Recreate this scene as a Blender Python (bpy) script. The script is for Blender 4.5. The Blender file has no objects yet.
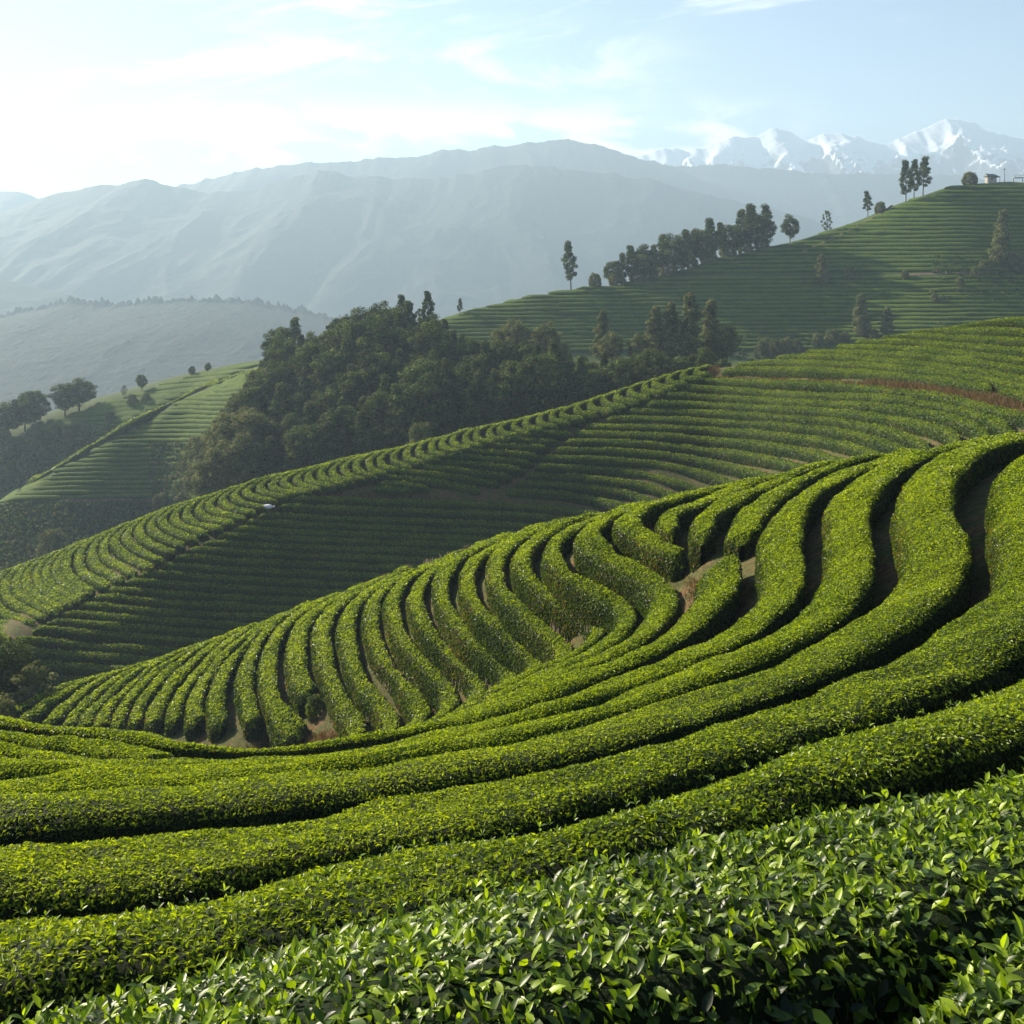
import bpy, math, random, time
import numpy as np

# ------------------------------------------------------------------ camera, sky, sun, exposure
F, CX, CY = 996.0, 512.0, 260.0            # focal length in pixels, principal column, horizon row
scene = bpy.context.scene
cam = bpy.data.objects.new('camera', bpy.data.cameras.new('camera'))
scene.collection.objects.link(cam)
cam.data.sensor_width = 36.0
cam.data.lens = 36.0 * F / 1024.0
cam.data.shift_y = -(512.0 - CY) / 1024.0
cam.data.clip_start = 0.05
cam.data.clip_end = 20000
cam.location = (0, 0, 0)
cam.rotation_euler = (math.radians(90), 0, 0)
scene.camera = cam

SUN_EL, SUN_AZ = math.radians(26), math.radians(-49)     # azimuth measured from the view direction, left is negative
sd = np.array([math.sin(SUN_AZ) * math.cos(SUN_EL), math.cos(SUN_AZ) * math.cos(SUN_EL), math.sin(SUN_EL)])
sun = bpy.data.objects.new('sun', bpy.data.lights.new('sun', 'SUN'))
scene.collection.objects.link(sun)
sun.data.energy = 5.0
sun.data.angle = math.radians(0.5)
sun.data.color = (1.0, 0.885, 0.68)
from mathutils import Vector
sun.rotation_euler = Vector(tuple(sd)).to_track_quat('Z', 'Y').to_euler()

w = bpy.data.worlds.new('World')
scene.world = w
w.use_nodes = True
wn = w.node_tree
for n in list(wn.nodes): wn.nodes.remove(n)
def N(t, kind, **kw):
    n = t.nodes.new(kind)
    for k, v in kw.items(): setattr(n, k, v)
    return n
def math_node(t, op, a, b=None, c=None):
    n = N(t, 'ShaderNodeMath', operation=op)
    for i, v in enumerate((a, b, c)):
        if v is None: continue
        if isinstance(v, (int, float)): n.inputs[i].default_value = v
        else: t.links.new(v, n.inputs[i])
    return n.outputs[0]
def build_world():
    t = wn
    L = t.links.new
    sky = N(t, 'ShaderNodeTexSky', sky_type='NISHITA', sun_disc=False, sun_elevation=SUN_EL, sun_rotation=SUN_AZ,
            air_density=1.0, dust_density=0.25, ozone_density=1.3, altitude=1200)
    tc = N(t, 'ShaderNodeTexCoord')
    sep = N(t, 'ShaderNodeSeparateXYZ'); L(tc.outputs['Generated'], sep.inputs[0])
    X, Y, Z = sep.outputs
    # direction on a plane ahead: azimuth-ish and elevation-ish
    ya = math_node(t, 'MAXIMUM', Y, 0.05)
    az = math_node(t, 'DIVIDE', X, ya)
    el = math_node(t, 'DIVIDE', Z, ya)
    def band(v, lo, hi, soft):
        a = N(t, 'ShaderNodeMapRange', interpolation_type='SMOOTHSTEP'); L(v, a.inputs[0]); a.inputs[1].default_value = lo - soft; a.inputs[2].default_value = lo + soft
        b = N(t, 'ShaderNodeMapRange', interpolation_type='SMOOTHSTEP'); L(v, b.inputs[0]); b.inputs[1].default_value = hi - soft; b.inputs[2].default_value = hi + soft; b.inputs[3].default_value = 1; b.inputs[4].default_value = 0
        return math_node(t, 'MULTIPLY', a.outputs[0], b.outputs[0])
    def noise(sx, sy, scale, rough=0.6, dist=0.3, ofs=0.0, skew=0.0):
        c = N(t, 'ShaderNodeCombineXYZ')
        L(math_node(t, 'MULTIPLY', az, sx), c.inputs[0])
        sk = math_node(t, 'MULTIPLY_ADD', az, skew, el)
        L(math_node(t, 'MULTIPLY', sk, sy), c.inputs[1])
        c.inputs[2].default_value = ofs
        n = N(t, 'ShaderNodeTexNoise'); L(c.outputs[0], n.inputs['Vector'])
        n.inputs['Scale'].default_value = scale; n.inputs['Detail'].default_value = 9
        n.inputs['Roughness'].default_value = rough; n.inputs['Distortion'].default_value = dist
        return n.outputs[0]
    def ramp(v, lo, hi):
        a = N(t, 'ShaderNodeMapRange', interpolation_type='SMOOTHSTEP'); L(v, a.inputs[0]); a.inputs[1].default_value = lo; a.inputs[2].default_value = hi
        return a.outputs[0]
    # low cumulus bank over the ranges
    cum = math_node(t, 'MULTIPLY', ramp(noise(1, 2.6, 9.0, 0.55, 0.25, 3.1), 0.41, 0.56), band(el, 0.095, 0.150, 0.025))
    cum = math_node(t, 'MULTIPLY', cum, band(az, -0.40, 0.26, 0.08))
    # middle veil of torn cloud
    mid = math_node(t, 'MULTIPLY', ramp(noise(1, 3.2, 5.0, 0.66, 0.6, 7.7, -0.12), 0.46, 0.68), band(el, 0.15, 0.23, 0.035))
    mid = math_node(t, 'MULTIPLY', mid, band(az, -0.42, 0.14, 0.10))
    # thin streaks high up
    hi_ = math_node(t, 'MULTIPLY', ramp(noise(1, 7.0, 4.0, 0.62, 0.5, 1.3, -0.12), 0.50, 0.72), band(el, 0.225, 0.40, 0.02))
    hi_ = math_node(t, 'MULTIPLY', hi_, band(az, -0.30, 0.34, 0.10))
    cl = math_node(t, 'MAXIMUM', cum, math_node(t, 'MAXIMUM', math_node(t, 'MULTIPLY', mid, 0.8), math_node(t, 'MULTIPLY', hi_, 0.85)))
    cl = math_node(t, 'MINIMUM', cl, 0.9)
    add = N(t, 'ShaderNodeMix', data_type='RGBA', blend_type='MIX')
    L(cl, add.inputs['Factor'])
    L(sky.outputs[0], add.inputs['A'])
    add.inputs['B'].default_value = CLOUD
    bg = N(t, 'ShaderNodeBackground'); bg.inputs[1].default_value = SKY
    L(add.outputs['Result'], bg.inputs[0])
    out = N(t, 'ShaderNodeOutputWorld'); L(bg.outputs[0], out.inputs[0])
SKY = 0.05
CLOUD = (11.5, 11.3, 11.0, 1)
build_world()
scene.view_settings.view_transform = 'Standard'
scene.view_settings.look = 'None'
scene.view_settings.exposure = 1.68
scene.view_settings.gamma = 1.0
scene.cycles.max_bounces = 8
scene.cycles.transparent_max_bounces = 8
scene.cycles.volume_bounces = 0
HAZE = 0.00039

rng = np.random.default_rng(7)
random.seed(7)
col = scene.collection

# ------------------------------------------------------------------ noise (value noise on a lattice hash)
def _h(i, j, k, s):
    n = (i * 374761393 + j * 668265263 + k * 2147483647 + s * 974634777) & 0xFFFFFFFF
    n = ((n ^ (n >> 13)) * 1274126177) & 0xFFFFFFFF
    return ((n ^ (n >> 16)) & 0xFFFFFF) / float(0xFFFFFF)
def vnoise(p, s=0):
    p = np.asarray(p, dtype=np.float64)
    if p.shape[-1] == 2: p = np.concatenate([p, np.zeros(p.shape[:-1] + (1,))], -1)
    f = np.floor(p); i = f.astype(np.int64); u = p - f; u = u * u * (3 - 2 * u)
    r = 0
    for a in (0, 1):
        for b in (0, 1):
            for c in (0, 1):
                wgt = (u[..., 0] if a else 1 - u[..., 0]) * (u[..., 1] if b else 1 - u[..., 1]) * (u[..., 2] if c else 1 - u[..., 2])
                r = r + wgt * _h(i[..., 0] + a, i[..., 1] + b, i[..., 2] + c, s)
    return r * 2 - 1
def fbm(p, o=4, s=0, g=0.5):
    p = np.asarray(p, dtype=np.float64); r = 0; a = 1.0; t = 0
    for k in range(o):
        r = r + a * vnoise(p * 2 ** k + 17.3 * k, s + k); t += a; a *= g
    return r / t
def ridged(p, o=5, s=0, g=0.5):
    p = np.asarray(p, dtype=np.float64); r = 0; a = 1.0; t = 0
    for k in range(o):
        r = r + a * (1 - np.abs(vnoise(p * 2 ** k + 11.1 * k, s + k)) * 2); t += a; a *= g
    return r / t

# ------------------------------------------------------------------ mesh and object helpers
def mesh_from(name, verts, quads=None, tris=None, mats=(), smooth=True, matidx=None, attr=None):
    me = bpy.data.meshes.new(name)
    verts = np.asarray(verts, dtype=np.float32)
    q = np.zeros((0, 4), np.int32) if quads is None else np.asarray(quads, np.int32)
    t = np.zeros((0, 3), np.int32) if tris is None else np.asarray(tris, np.int32)
    me.vertices.add(len(verts)); me.vertices.foreach_set('co', verts.ravel())
    loops = np.concatenate([q.ravel(), t.ravel()]).astype(np.int32)
    me.loops.add(len(loops)); me.loops.foreach_set('vertex_index', loops)
    nf = len(q) + len(t)
    me.polygons.add(nf)
    starts = np.concatenate([np.arange(len(q)) * 4, len(q) * 4 + np.arange(len(t)) * 3]).astype(np.int32)
    me.polygons.foreach_set('loop_start', starts)
    sm = np.full(nf, smooth) if np.isscalar(smooth) else np.asarray(smooth)
    me.polygons.foreach_set('use_smooth', sm.astype(bool))
    for m in mats: me.materials.append(m)
    if matidx is not None: me.polygons.foreach_set('material_index', np.asarray(matidx, np.int32))
    if attr is not None:
        a = me.attributes.new('young', 'FLOAT', 'POINT'); a.data.foreach_set('value', np.asarray(attr, np.float32))
    me.update(calc_edges=True); me.validate()
    return me
def link(name, me, parent=None):
    o = bpy.data.objects.new(name, me); col.objects.link(o)
    if parent is not None: o.parent = parent
    return o
def tag(o, label=None, cat=None, group=None, kind=None):
    if label: o['label'] = label
    if cat: o['category'] = cat
    if group: o['group'] = group
    if kind: o['kind'] = kind
    return o
def empty(name, loc, rz=0.0):
    o = bpy.data.objects.new(name, None); col.objects.link(o); o.location = loc; o.rotation_euler = (0, 0, rz); o.empty_display_size = 0.2
    return o
class Geo:
    """collects quads, triangles and a per-vertex attribute, then gives one mesh"""
    def __init__(s): s.v = []; s.q = []; s.t = []; s.mq = []; s.mt = []; s.sq = []; s.st = []; s.a = []; s.n = 0
    def add(s, v, q=None, t=None, mat=0, smooth=True, attr=0.0):
        v = np.asarray(v, np.float64).reshape(-1, 3)
        if q is not None and len(q): q = np.asarray(q) + s.n; s.q.append(q); s.mq.append(np.full(len(q), mat)); s.sq.append(np.full(len(q), smooth))
        if t is not None and len(t): t = np.asarray(t) + s.n; s.t.append(t); s.mt.append(np.full(len(t), mat)); s.st.append(np.full(len(t), smooth))
        s.v.append(v); s.a.append(np.broadcast_to(np.asarray(attr, np.float64), (len(v),))); s.n += len(v)
    def mesh(s, name, mats):
        q = np.concatenate(s.q) if s.q else None; t = np.concatenate(s.t) if s.t else None
        return mesh_from(name, np.concatenate(s.v), q, t, mats, np.concatenate(s.sq + s.st), np.concatenate(s.mq + s.mt), np.concatenate(s.a))
def ordinal(n):
    words = ['zeroth', 'first', 'second', 'third', 'fourth', 'fifth', 'sixth', 'seventh', 'eighth', 'ninth', 'tenth', 'eleventh', 'twelfth']
    if n < len(words): return words[n]
    suf = 'th' if 10 <= n % 100 <= 20 else {1: 'st', 2: 'nd', 3: 'rd'}.get(n % 10, 'th')
    return '%d%s' % (n, suf)

# ------------------------------------------------------------------ materials
def mat(name):
    m = bpy.data.materials.new(name); m.use_nodes = True
    t = m.node_tree
    for n in list(t.nodes): t.nodes.remove(n)
    return m, t
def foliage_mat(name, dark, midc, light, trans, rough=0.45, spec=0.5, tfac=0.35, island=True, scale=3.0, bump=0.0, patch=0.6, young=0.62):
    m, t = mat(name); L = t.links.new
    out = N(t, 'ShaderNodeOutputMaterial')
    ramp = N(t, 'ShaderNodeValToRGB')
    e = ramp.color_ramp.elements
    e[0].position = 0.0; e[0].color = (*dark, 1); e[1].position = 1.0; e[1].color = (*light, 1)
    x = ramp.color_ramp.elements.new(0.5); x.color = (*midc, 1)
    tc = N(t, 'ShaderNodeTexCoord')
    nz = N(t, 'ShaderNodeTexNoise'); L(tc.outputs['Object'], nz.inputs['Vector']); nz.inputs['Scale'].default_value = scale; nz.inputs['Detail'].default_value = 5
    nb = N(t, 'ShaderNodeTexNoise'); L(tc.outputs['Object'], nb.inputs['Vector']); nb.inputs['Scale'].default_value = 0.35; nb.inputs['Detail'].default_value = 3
    at = N(t, 'ShaderNodeAttribute', attribute_name='young')  # leaf age; on hedges also painted light, pale tops and dark sides
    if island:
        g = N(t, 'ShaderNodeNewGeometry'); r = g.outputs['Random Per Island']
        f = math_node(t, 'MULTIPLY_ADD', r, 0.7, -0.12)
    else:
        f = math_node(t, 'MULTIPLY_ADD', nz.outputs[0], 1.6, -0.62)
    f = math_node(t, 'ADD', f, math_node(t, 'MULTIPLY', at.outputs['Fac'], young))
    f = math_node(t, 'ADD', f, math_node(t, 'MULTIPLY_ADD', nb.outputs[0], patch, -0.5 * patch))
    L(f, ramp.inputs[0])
    colour = ramp.outputs[0]
    if island:      # now and then an old brown leaf, mostly low on the bush
        old = math_node(t, 'GREATER_THAN', math_node(t, 'FRACT', math_node(t, 'MULTIPLY', r, 37.0)), 0.80)
        pat = N(t, 'ShaderNodeMapRange'); L(nb.outputs[0], pat.inputs[0]); pat.inputs[1].default_value = 0.42; pat.inputs[2].default_value = 0.60
        inv = math_node(t, 'SUBTRACT', 1.0, at.outputs['Fac'])
        fo = math_node(t, 'MULTIPLY', math_node(t, 'MULTIPLY', old, inv), math_node(t, 'MULTIPLY', pat.outputs[0], 0.8))
        mb = N(t, 'ShaderNodeMix', data_type='RGBA'); L(fo, mb.inputs['Factor']); L(colour, mb.inputs['A']); mb.inputs['B'].default_value = (0.16, 0.085, 0.045, 1)
        colour = mb.outputs['Result']
    b = N(t, 'ShaderNodeBsdfPrincipled'); L(colour, b.inputs['Base Color'])
    b.inputs['Roughness'].default_value = rough; b.inputs['Specular IOR Level'].default_value = spec
    if bump > 0:
        n2 = N(t, 'ShaderNodeTexNoise'); L(tc.outputs['Object'], n2.inputs['Vector']); n2.inputs['Scale'].default_value = scale * 2.5; n2.inputs['Detail'].default_value = 6; n2.inputs['Roughness'].default_value = 0.7
        bp = N(t, 'ShaderNodeBump'); bp.inputs['Strength'].default_value = 1.0; bp.inputs['Distance'].default_value = bump
        L(n2.outputs[0], bp.inputs['Height']); L(bp.outputs[0], b.inputs['Normal'])
    if tfac > 0:
        tr = N(t, 'ShaderNodeBsdfTranslucent')
        mx = N(t, 'ShaderNodeMix', data_type='RGBA', blend_type='MULTIPLY'); mx.inputs['Factor'].default_value = 1
        L(colour, mx.inputs['A']); mx.inputs['B'].default_value = (*trans, 1)
        L(mx.outputs['Result'], tr.inputs[0])
        ms = N(t, 'ShaderNodeMixShader'); ms.inputs[0].default_value = tfac
        L(b.outputs[0], ms.inputs[1]); L(tr.outputs[0], ms.inputs[2]); L(ms.outputs[0], out.inputs[0])
    else:
        L(b.outputs[0], out.inputs[0])
    return m
def simple_mat(name, c1, c2, scale=4.0, rough=0.85, bump=0.02, detail=6, c3=None):
    m, t = mat(name); L = t.links.new
    out = N(t, 'ShaderNodeOutputMaterial'); b = N(t, 'ShaderNodeBsdfPrincipled')
    tc = N(t, 'ShaderNodeTexCoord'); nz = N(t, 'ShaderNodeTexNoise'); L(tc.outputs['Object'], nz.inputs['Vector'])
    nz.inputs['Scale'].default_value = scale; nz.inputs['Detail'].default_value = detail; nz.inputs['Roughness'].default_value = 0.6
    r = N(t, 'ShaderNodeValToRGB'); L(nz.outputs[0], r.inputs[0])
    r.color_ramp.elements[0].position = 0.33; r.color_ramp.elements[0].color = (*c1, 1)
    r.color_ramp.elements[1].position = 0.68; r.color_ramp.elements[1].color = (*c2, 1)
    if c3: e = r.color_ramp.elements.new(0.5); e.color = (*c3, 1)
    L(r.outputs[0], b.inputs['Base Color']); b.inputs['Roughness'].default_value = rough
    bp = N(t, 'ShaderNodeBump'); bp.inputs['Distance'].default_value = bump; L(nz.outputs[0], bp.inputs['Height']); L(bp.outputs[0], b.inputs['Normal'])
    L(b.outputs[0], out.inputs[0])
    return m
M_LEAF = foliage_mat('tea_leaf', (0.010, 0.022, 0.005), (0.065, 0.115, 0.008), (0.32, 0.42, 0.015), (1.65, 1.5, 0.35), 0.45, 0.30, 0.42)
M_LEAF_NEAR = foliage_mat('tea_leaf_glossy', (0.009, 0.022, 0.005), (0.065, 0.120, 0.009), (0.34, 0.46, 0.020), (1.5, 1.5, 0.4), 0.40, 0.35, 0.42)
M_BODY = foliage_mat('tea_hedge_inside', (0.004, 0.008, 0.003), (0.012, 0.022, 0.005), (0.03, 0.05, 0.01), (1, 1, .5), 0.8, 0.1, 0.0, island=False, scale=9.0, bump=0.03)  # near-black, so the shade among the leaves sits in the colour
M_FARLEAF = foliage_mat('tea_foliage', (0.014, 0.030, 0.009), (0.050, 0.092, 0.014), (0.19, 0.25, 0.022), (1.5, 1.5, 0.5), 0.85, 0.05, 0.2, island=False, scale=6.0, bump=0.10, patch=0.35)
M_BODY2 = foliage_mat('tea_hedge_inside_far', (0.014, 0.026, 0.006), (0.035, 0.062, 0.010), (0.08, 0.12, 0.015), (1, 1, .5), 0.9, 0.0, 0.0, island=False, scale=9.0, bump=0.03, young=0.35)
M_WOOD = simple_mat('tea_wood', (0.10, 0.065, 0.045), (0.26, 0.19, 0.14), 12.0)
M_TREE = foliage_mat('tree_foliage', (0.016, 0.034, 0.012), (0.068, 0.105, 0.026), (0.23, 0.28, 0.07), (1.3, 1.3, 0.6), 0.8, 0.05, 0.25, patch=0.3)
M_PALE = foliage_mat('pale_tree_foliage', (0.06, 0.085, 0.03), (0.15, 0.165, 0.06), (0.32, 0.31, 0.14), (1.2, 1.2, 0.7), 0.8, 0.05, 0.28, patch=0.3)
M_BARK = simple_mat('bark', (0.05, 0.04, 0.03), (0.14, 0.11, 0.08), 5.0)

# ------------------------------------------------------------------ the lie of the land
# Surveyed points of the slope (picture column, picture row, distance); T is the level of the hedge tops.
RB = np.array([(-300, 690), (-100, 606), (0, 570), (39, 556), (78, 540), (117, 525), (156, 509), (200, 496), (258, 477), (297, 469), (336, 459), (380, 450), (407, 444), (458, 430), (504, 421), (536, 413), (560, 407), (598, 395), (637, 382), (676, 370), (707, 364), (740, 359), (780, 351), (824, 343), (873, 335), (922, 328), (961, 321), (1008, 314), (1060, 311), (1150, 309), (1400, 308)], float)
DB = np.array([(-300, 88), (0, 99), (200, 107), (400, 115), (600, 119), (720, 116), (850, 103), (1024, 88), (1200, 76), (1400, 66)], float)
def ridgeB(px): return np.interp(px, RB[:, 0], RB[:, 1])
PB = np.array([(-300, 760), (-10, 652), (28, 632), (52, 614), (92, 592), (148, 568), (190, 541), (242, 519), (284, 497), (335, 486), (385, 474), (430, 460), (464, 450), (514, 437), (567, 424), (617, 409), (658, 394), (697, 379), (716, 372), (830, 373), (900, 381), (1024, 400), (1400, 430)], float)
def depthB(px, py):
    r = ridgeB(px); p = np.interp(px, PB[:, 0], PB[:, 1]); g1 = np.interp(px, [0, 300, 700, 850, 1024], [0.27, 0.27, 0.2, 0.22, 0.20]); g2 = np.interp(px, [0, 500, 900], [0.098, 0.104, 0.125])
    return np.interp(px, DB[:, 0], DB[:, 1]) - g1 * (np.minimum(py, p) - r) - g2 * np.maximum(0, py - p)
RC = np.array([(300, 345), (380, 328), (430, 318), (480, 302), (540, 290), (600, 281), (640, 277), (668, 271), (720, 253), (780, 240), (830, 226), (862, 215), (900, 199), (940, 185), (975, 178.5), (1010, 178), (1060, 181), (1150, 190), (1400, 215)], float)
def ridgeC(px): return np.interp(px, RC[:, 0], RC[:, 1])
def depthC(px, py): return np.interp(px, [300, 430, 600, 700, 850, 1024, 1400], [232, 240, 256, 266, 278, 280, 270]) - 0.42 * (py - ridgeC(px))
RD1 = np.array([(-200, 590), (-60, 530), (10, 492), (60, 462), (120, 427), (160, 405), (200, 386), (240, 372), (275, 364), (330, 352)], float)
def ridgeD1(px): return np.interp(px, RD1[:, 0], RD1[:, 1])
def depthD1(px, py): return np.interp(px, [-200, 10, 120, 270, 330], [182, 192, 207, 224, 228]) - 0.22 * (py - ridgeD1(px))
RD2 = np.array([(-200, 500), (0, 440), (25, 430), (50, 418), (110, 397), (160, 380), (200, 369), (268, 357), (330, 350)], float)
def ridgeD2(px): return np.interp(px, RD2[:, 0], RD2[:, 1])

# near slope: (name, level at the first point, level at the last point, points of the middle line of the hedge top)
NEAR = [
 ('r0', -1.55, -1.62, [(1002, 1078), (1070, 1048), (1160, 1016), (1300, 966), (1700, 870), (2300, 770)]),
 ('r1', -1.95, -1.95, [(-260, 1165), (-100, 1110), (60, 1055), (180, 1022), (300, 985), (500, 925), (600, 903), (800, 856), (1024, 798), (1250, 745), (1450, 700), (1800, 640), (2300, 575)]),
 ('r2', -3.0, -3.0, [(-400, 1010), (-150, 960), (0, 935), (250, 900), (512, 845), (768, 775), (918, 725), (1024, 690), (1200, 622), (1400, 560), (1700, 500), (2200, 445)]),
 ('r3', -3.8, -3.8, [(-400, 905), (-150, 877), (0, 862), (256, 830), (512, 785), (768, 715), (870, 682), (935, 655), (990, 625), (1030, 588), (1044, 555), (1026, 515), (1026, 485), (1048, 460), (1090, 444), (1160, 430), (1300, 408), (1500, 388)]),
 ('r4', -4.6, -4.6, [(-400, 830), (-150, 817), (0, 808), (256, 787), (512, 748), (640, 712), (768, 672), (830, 645), (880, 618), (917, 592), (935, 565), (936, 545), (926, 520), (923, 495), (937, 470), (965, 450), (1010, 436), (1070, 427)]),
 ('r5', -5.4, -5.4, [(-400, 798), (-150, 792), (0, 784), (256, 768), (400, 750), (512, 727), (600, 705), (690, 672), (768, 640), (815, 612), (838, 585), (848, 558), (846, 535), (848, 510), (862, 485), (893, 464), (940, 449), (1000, 436)]),
 ('r6', -6.2, -6.2, [(-300, 773), (-100, 771), (0, 769), (256, 760), (400, 742), (512, 713), (562, 700), (620, 682), (690, 652), (740, 625), (775, 595), (783, 570), (780, 550), (782, 525), (798, 500), (825, 480), (865, 464), (915, 451)]),
 ('l4', -7.0, -6.7, [(-300, 722), (-100, 746), (0, 757), (50, 762)]),
 ('l3', -7.6, -7.1, [(-300, 705), (-100, 732), (0, 745), (62, 754), (110, 759)]),
 ('l2', -8.2, -7.4, [(-300, 690), (-100, 713), (0, 728), (62, 739), (125, 749), (175, 755)]),
 ('r7', -8.9, -7.0, [(-300, 672), (-100, 702), (0, 716), (50, 723), (125, 736), (175, 744), (250, 750), (330, 746), (400, 734), (470, 712), (512, 698), (562, 681), (619, 660), (662, 638), (700, 610), (716, 587), (718, 568), (715, 556)]),
 ('u7', -7.0, -7.0, [(742, 535), (746, 520), (764, 501), (790, 484), (830, 467), (880, 456)]),
 ('u8', -7.4, -7.4, [(703, 534), (704, 519), (720, 506), (750, 490), (790, 475), (830, 464)]),
 ('u9', -7.8, -7.8, [(671, 531), (667, 518), (684, 506), (720, 493), (760, 480), (800, 470)]),
 ('r10', -8.3, -8.3, [(683, 558), (664, 548), (643, 536), (627, 523), (635, 511), (665, 501), (710, 489), (750, 480)]),
 ('r11', -8.8, -8.8, [(480, 704), (510, 690), (549, 677), (600, 657), (637, 637), (658, 614), (662, 597), (650, 580), (624, 565), (599, 550), (587, 538), (596, 524), (625, 511), (665, 499)]),
 ('r12', -9.6, -9.6, [(480, 700), (510, 687), (544, 672), (584, 655), (612, 637), (624, 620), (617, 603), (594, 590), (562, 570), (552, 555), (558, 539), (580, 524), (615, 510)]),
 ('r13', -10.5, -10.5, [(480, 698), (500, 689), (527, 676), (557, 661), (584, 645), (597, 630), (590, 619), (567, 605), (534, 583), (522, 565), (527, 547), (550, 530), (582, 517)]),
 ('r14', -11.4, -11.4, [(490, 697), (515, 685), (545, 672), (562, 658), (561, 646), (535, 622), (508, 598), (495, 574), (501, 552), (520, 537), (550, 524)]),
 ('r15', -12.4, -12.4, [(470, 706), (488, 697), (510, 685), (531, 672), (536, 661), (525, 649), (499, 628), (476, 605), (467, 582), (473, 562), (490, 548), (515, 535)]),
 ('r16', -13.4, -13.4, [(455, 712), (470, 705), (490, 693), (507, 681), (505, 668), (481, 647), (456, 622), (443, 600), (442, 580), (453, 562), (480, 547)]),
 ('r17', -14.4, -14.4, [(435, 722), (450, 714), (467, 704), (478, 691), (475, 678), (456, 658), (431, 634), (418, 610), (417, 589), (430, 571), (460, 554)]),
 ('r18', -15.4, -15.4, [(422, 725), (436, 718), (447, 708), (448, 694), (428, 669), (406, 644), (393, 615), (394, 595), (407, 577), (435, 562)]),
 ('r19', -16.4, -16.4, [(400, 732), (412, 726), (420, 717), (417, 704), (401, 681), (381, 653), (371, 622), (373, 601), (387, 584), (413, 571)]),
 ('r20', -17.2, -17.2, [(380, 735), (389, 729), (389, 718), (375, 698), (356, 671), (348, 644), (347, 622), (356, 602), (380, 583)]),
 ('r21', -18.0, -18.0, [(355, 738), (356, 727), (343, 704), (328, 674), (322, 645), (324, 622), (335, 606), (360, 589)]),
 ('r22', -18.8, -18.8, [(309, 694), (299, 676), (296, 652), (299, 632), (311, 614), (338, 596)]),
 ('r23', -19.5, -19.5, [(300, 733), (283, 718), (271, 695), (268, 667), (272, 645), (286, 623), (314, 604)]),
 ('r24', -20.1, -20.1, [(254, 722), (247, 702), (244, 680), (249, 657), (263, 633), (290, 612)]),
 ('r25', -20.7, -20.7, [(220, 724), (216, 708), (217, 690), (226, 668), (244, 644), (272, 619)]),
 ('r26', -21.2, -21.2, [(195, 723), (194, 710), (197, 692), (210, 671), (230, 648), (260, 624)]),
 ('r27', -21.7, -21.7, [(172, 722), (176, 702), (190, 680), (214, 654), (246, 628)]),
 ('r28', -22.1, -22.1, [(152, 724), (157, 705), (172, 682), (197, 657), (232, 633)]),
 ('r29', -22.5, -22.5, [(134, 724), (139, 706), (156, 683), (181, 660), (217, 638)]),
 ('r30', -22.8, -22.8, [(117, 727), (122, 708), (139, 687), (166, 663), (202, 643)]),
 ('r31', -23.1, -23.1, [(99, 728), (107, 709), (124, 690), (151, 667), (187, 648)]),
 ('r32', -23.4, -23.4, [(83, 727), (92, 710), (110, 692), (136, 672), (170, 655)]),
 ('r33', -23.7, -23.7, [(67, 726), (78, 710), (96, 693), (122, 675), (153, 661)]),
 ('r34', -24.0, -24.0, [(48, 722), (64, 706), (84, 690), (108, 676), (137, 666)]),
 ('r35', -24.3, -24.3, [(25, 719), (46, 702), (70, 688), (94, 677), (122, 670)]),
 ('r36', -24.6, -24.6, [(0, 716), (28, 702), (52, 690), (78, 680), (104, 674)]),
]
RA = np.array([(-300, 720), (-100, 706), (0, 694), (50, 683), (100, 673), (150, 656), (200, 638), (250, 622), (300, 603), (350, 584), (400, 567), (450, 549), (500, 535), (550, 521), (600, 509), (650, 497), (700, 485), (750, 476), (800, 466), (850, 456), (900, 446), (960, 436), (1024, 427), (1100, 420), (1250, 410), (1450, 400)], float)
DA = np.array([(-300, 52), (0, 54), (200, 56), (300, 55), (400, 54), (500, 50.5), (600, 39), (700, 36), (800, 34.5), (900, 31), (960, 28), (1024, 25), (1100, 22), (1450, 17)], float)
def px_to_world(px, py, d): return np.stack([(px - CX) / F * d, d + 0 * px, -(py - CY) / F * d], -1)

pts = []
for nm, z0, z1, P in NEAR:
    P = np.array(P, float); n = len(P)
    for k in range(n):
        z = z0 + (z1 - z0) * k / (n - 1)
        d = F * -z / (P[k, 1] - CY)
        pts.append((P[k, 0], P[k, 1], d))
for px in range(-300, 1451, 50):
    ra = np.interp(px, RA[:, 0], RA[:, 1]); da = np.interp(px, DA[:, 0], DA[:, 1])
    pts.append((px, ra, da)); pts.append((px, ra + 6, da * 1.10))
    dv = np.interp(px, [-300, 0, 300, 700, 900, 1024, 1450], [76, 75, 72, 60, 50, 45, 38]); zv = np.interp(px, [-300, 0, 300, 700, 900, 1024, 1450], [-40, -38, -35, -24, -19, -16, -12])
    pts.append((px, CY - F * zv / dv, dv))
    rb = ridgeB(px)
    lim = np.interp(px, [-300, 0, 300, 700, 900, 1024, 1450], [700, 675, 605, 487, 450, 425, 400])
    pb = float(np.interp(px, PB[:, 0], PB[:, 1]))
    for q in [rb, (rb + pb) / 2, pb] + list(np.linspace(pb + 12, max(lim + 8, pb + 24), 4)):
        pts.append((px, q, float(depthB(px, q))))
    d0 = float(depthB(px, rb))
    pts.append((px, rb + 5, d0 * 1.06))
    dv = np.interp(px, [0, 300, 1024], [140, 135, 125]); zv = np.interp(px, [-200, 0, 150, 300, 500, 720, 900, 1024], [-52, -48, -42, -30, -24, -16, -12, -11])
    pts.append((px, CY - F * zv / dv, dv))
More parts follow.
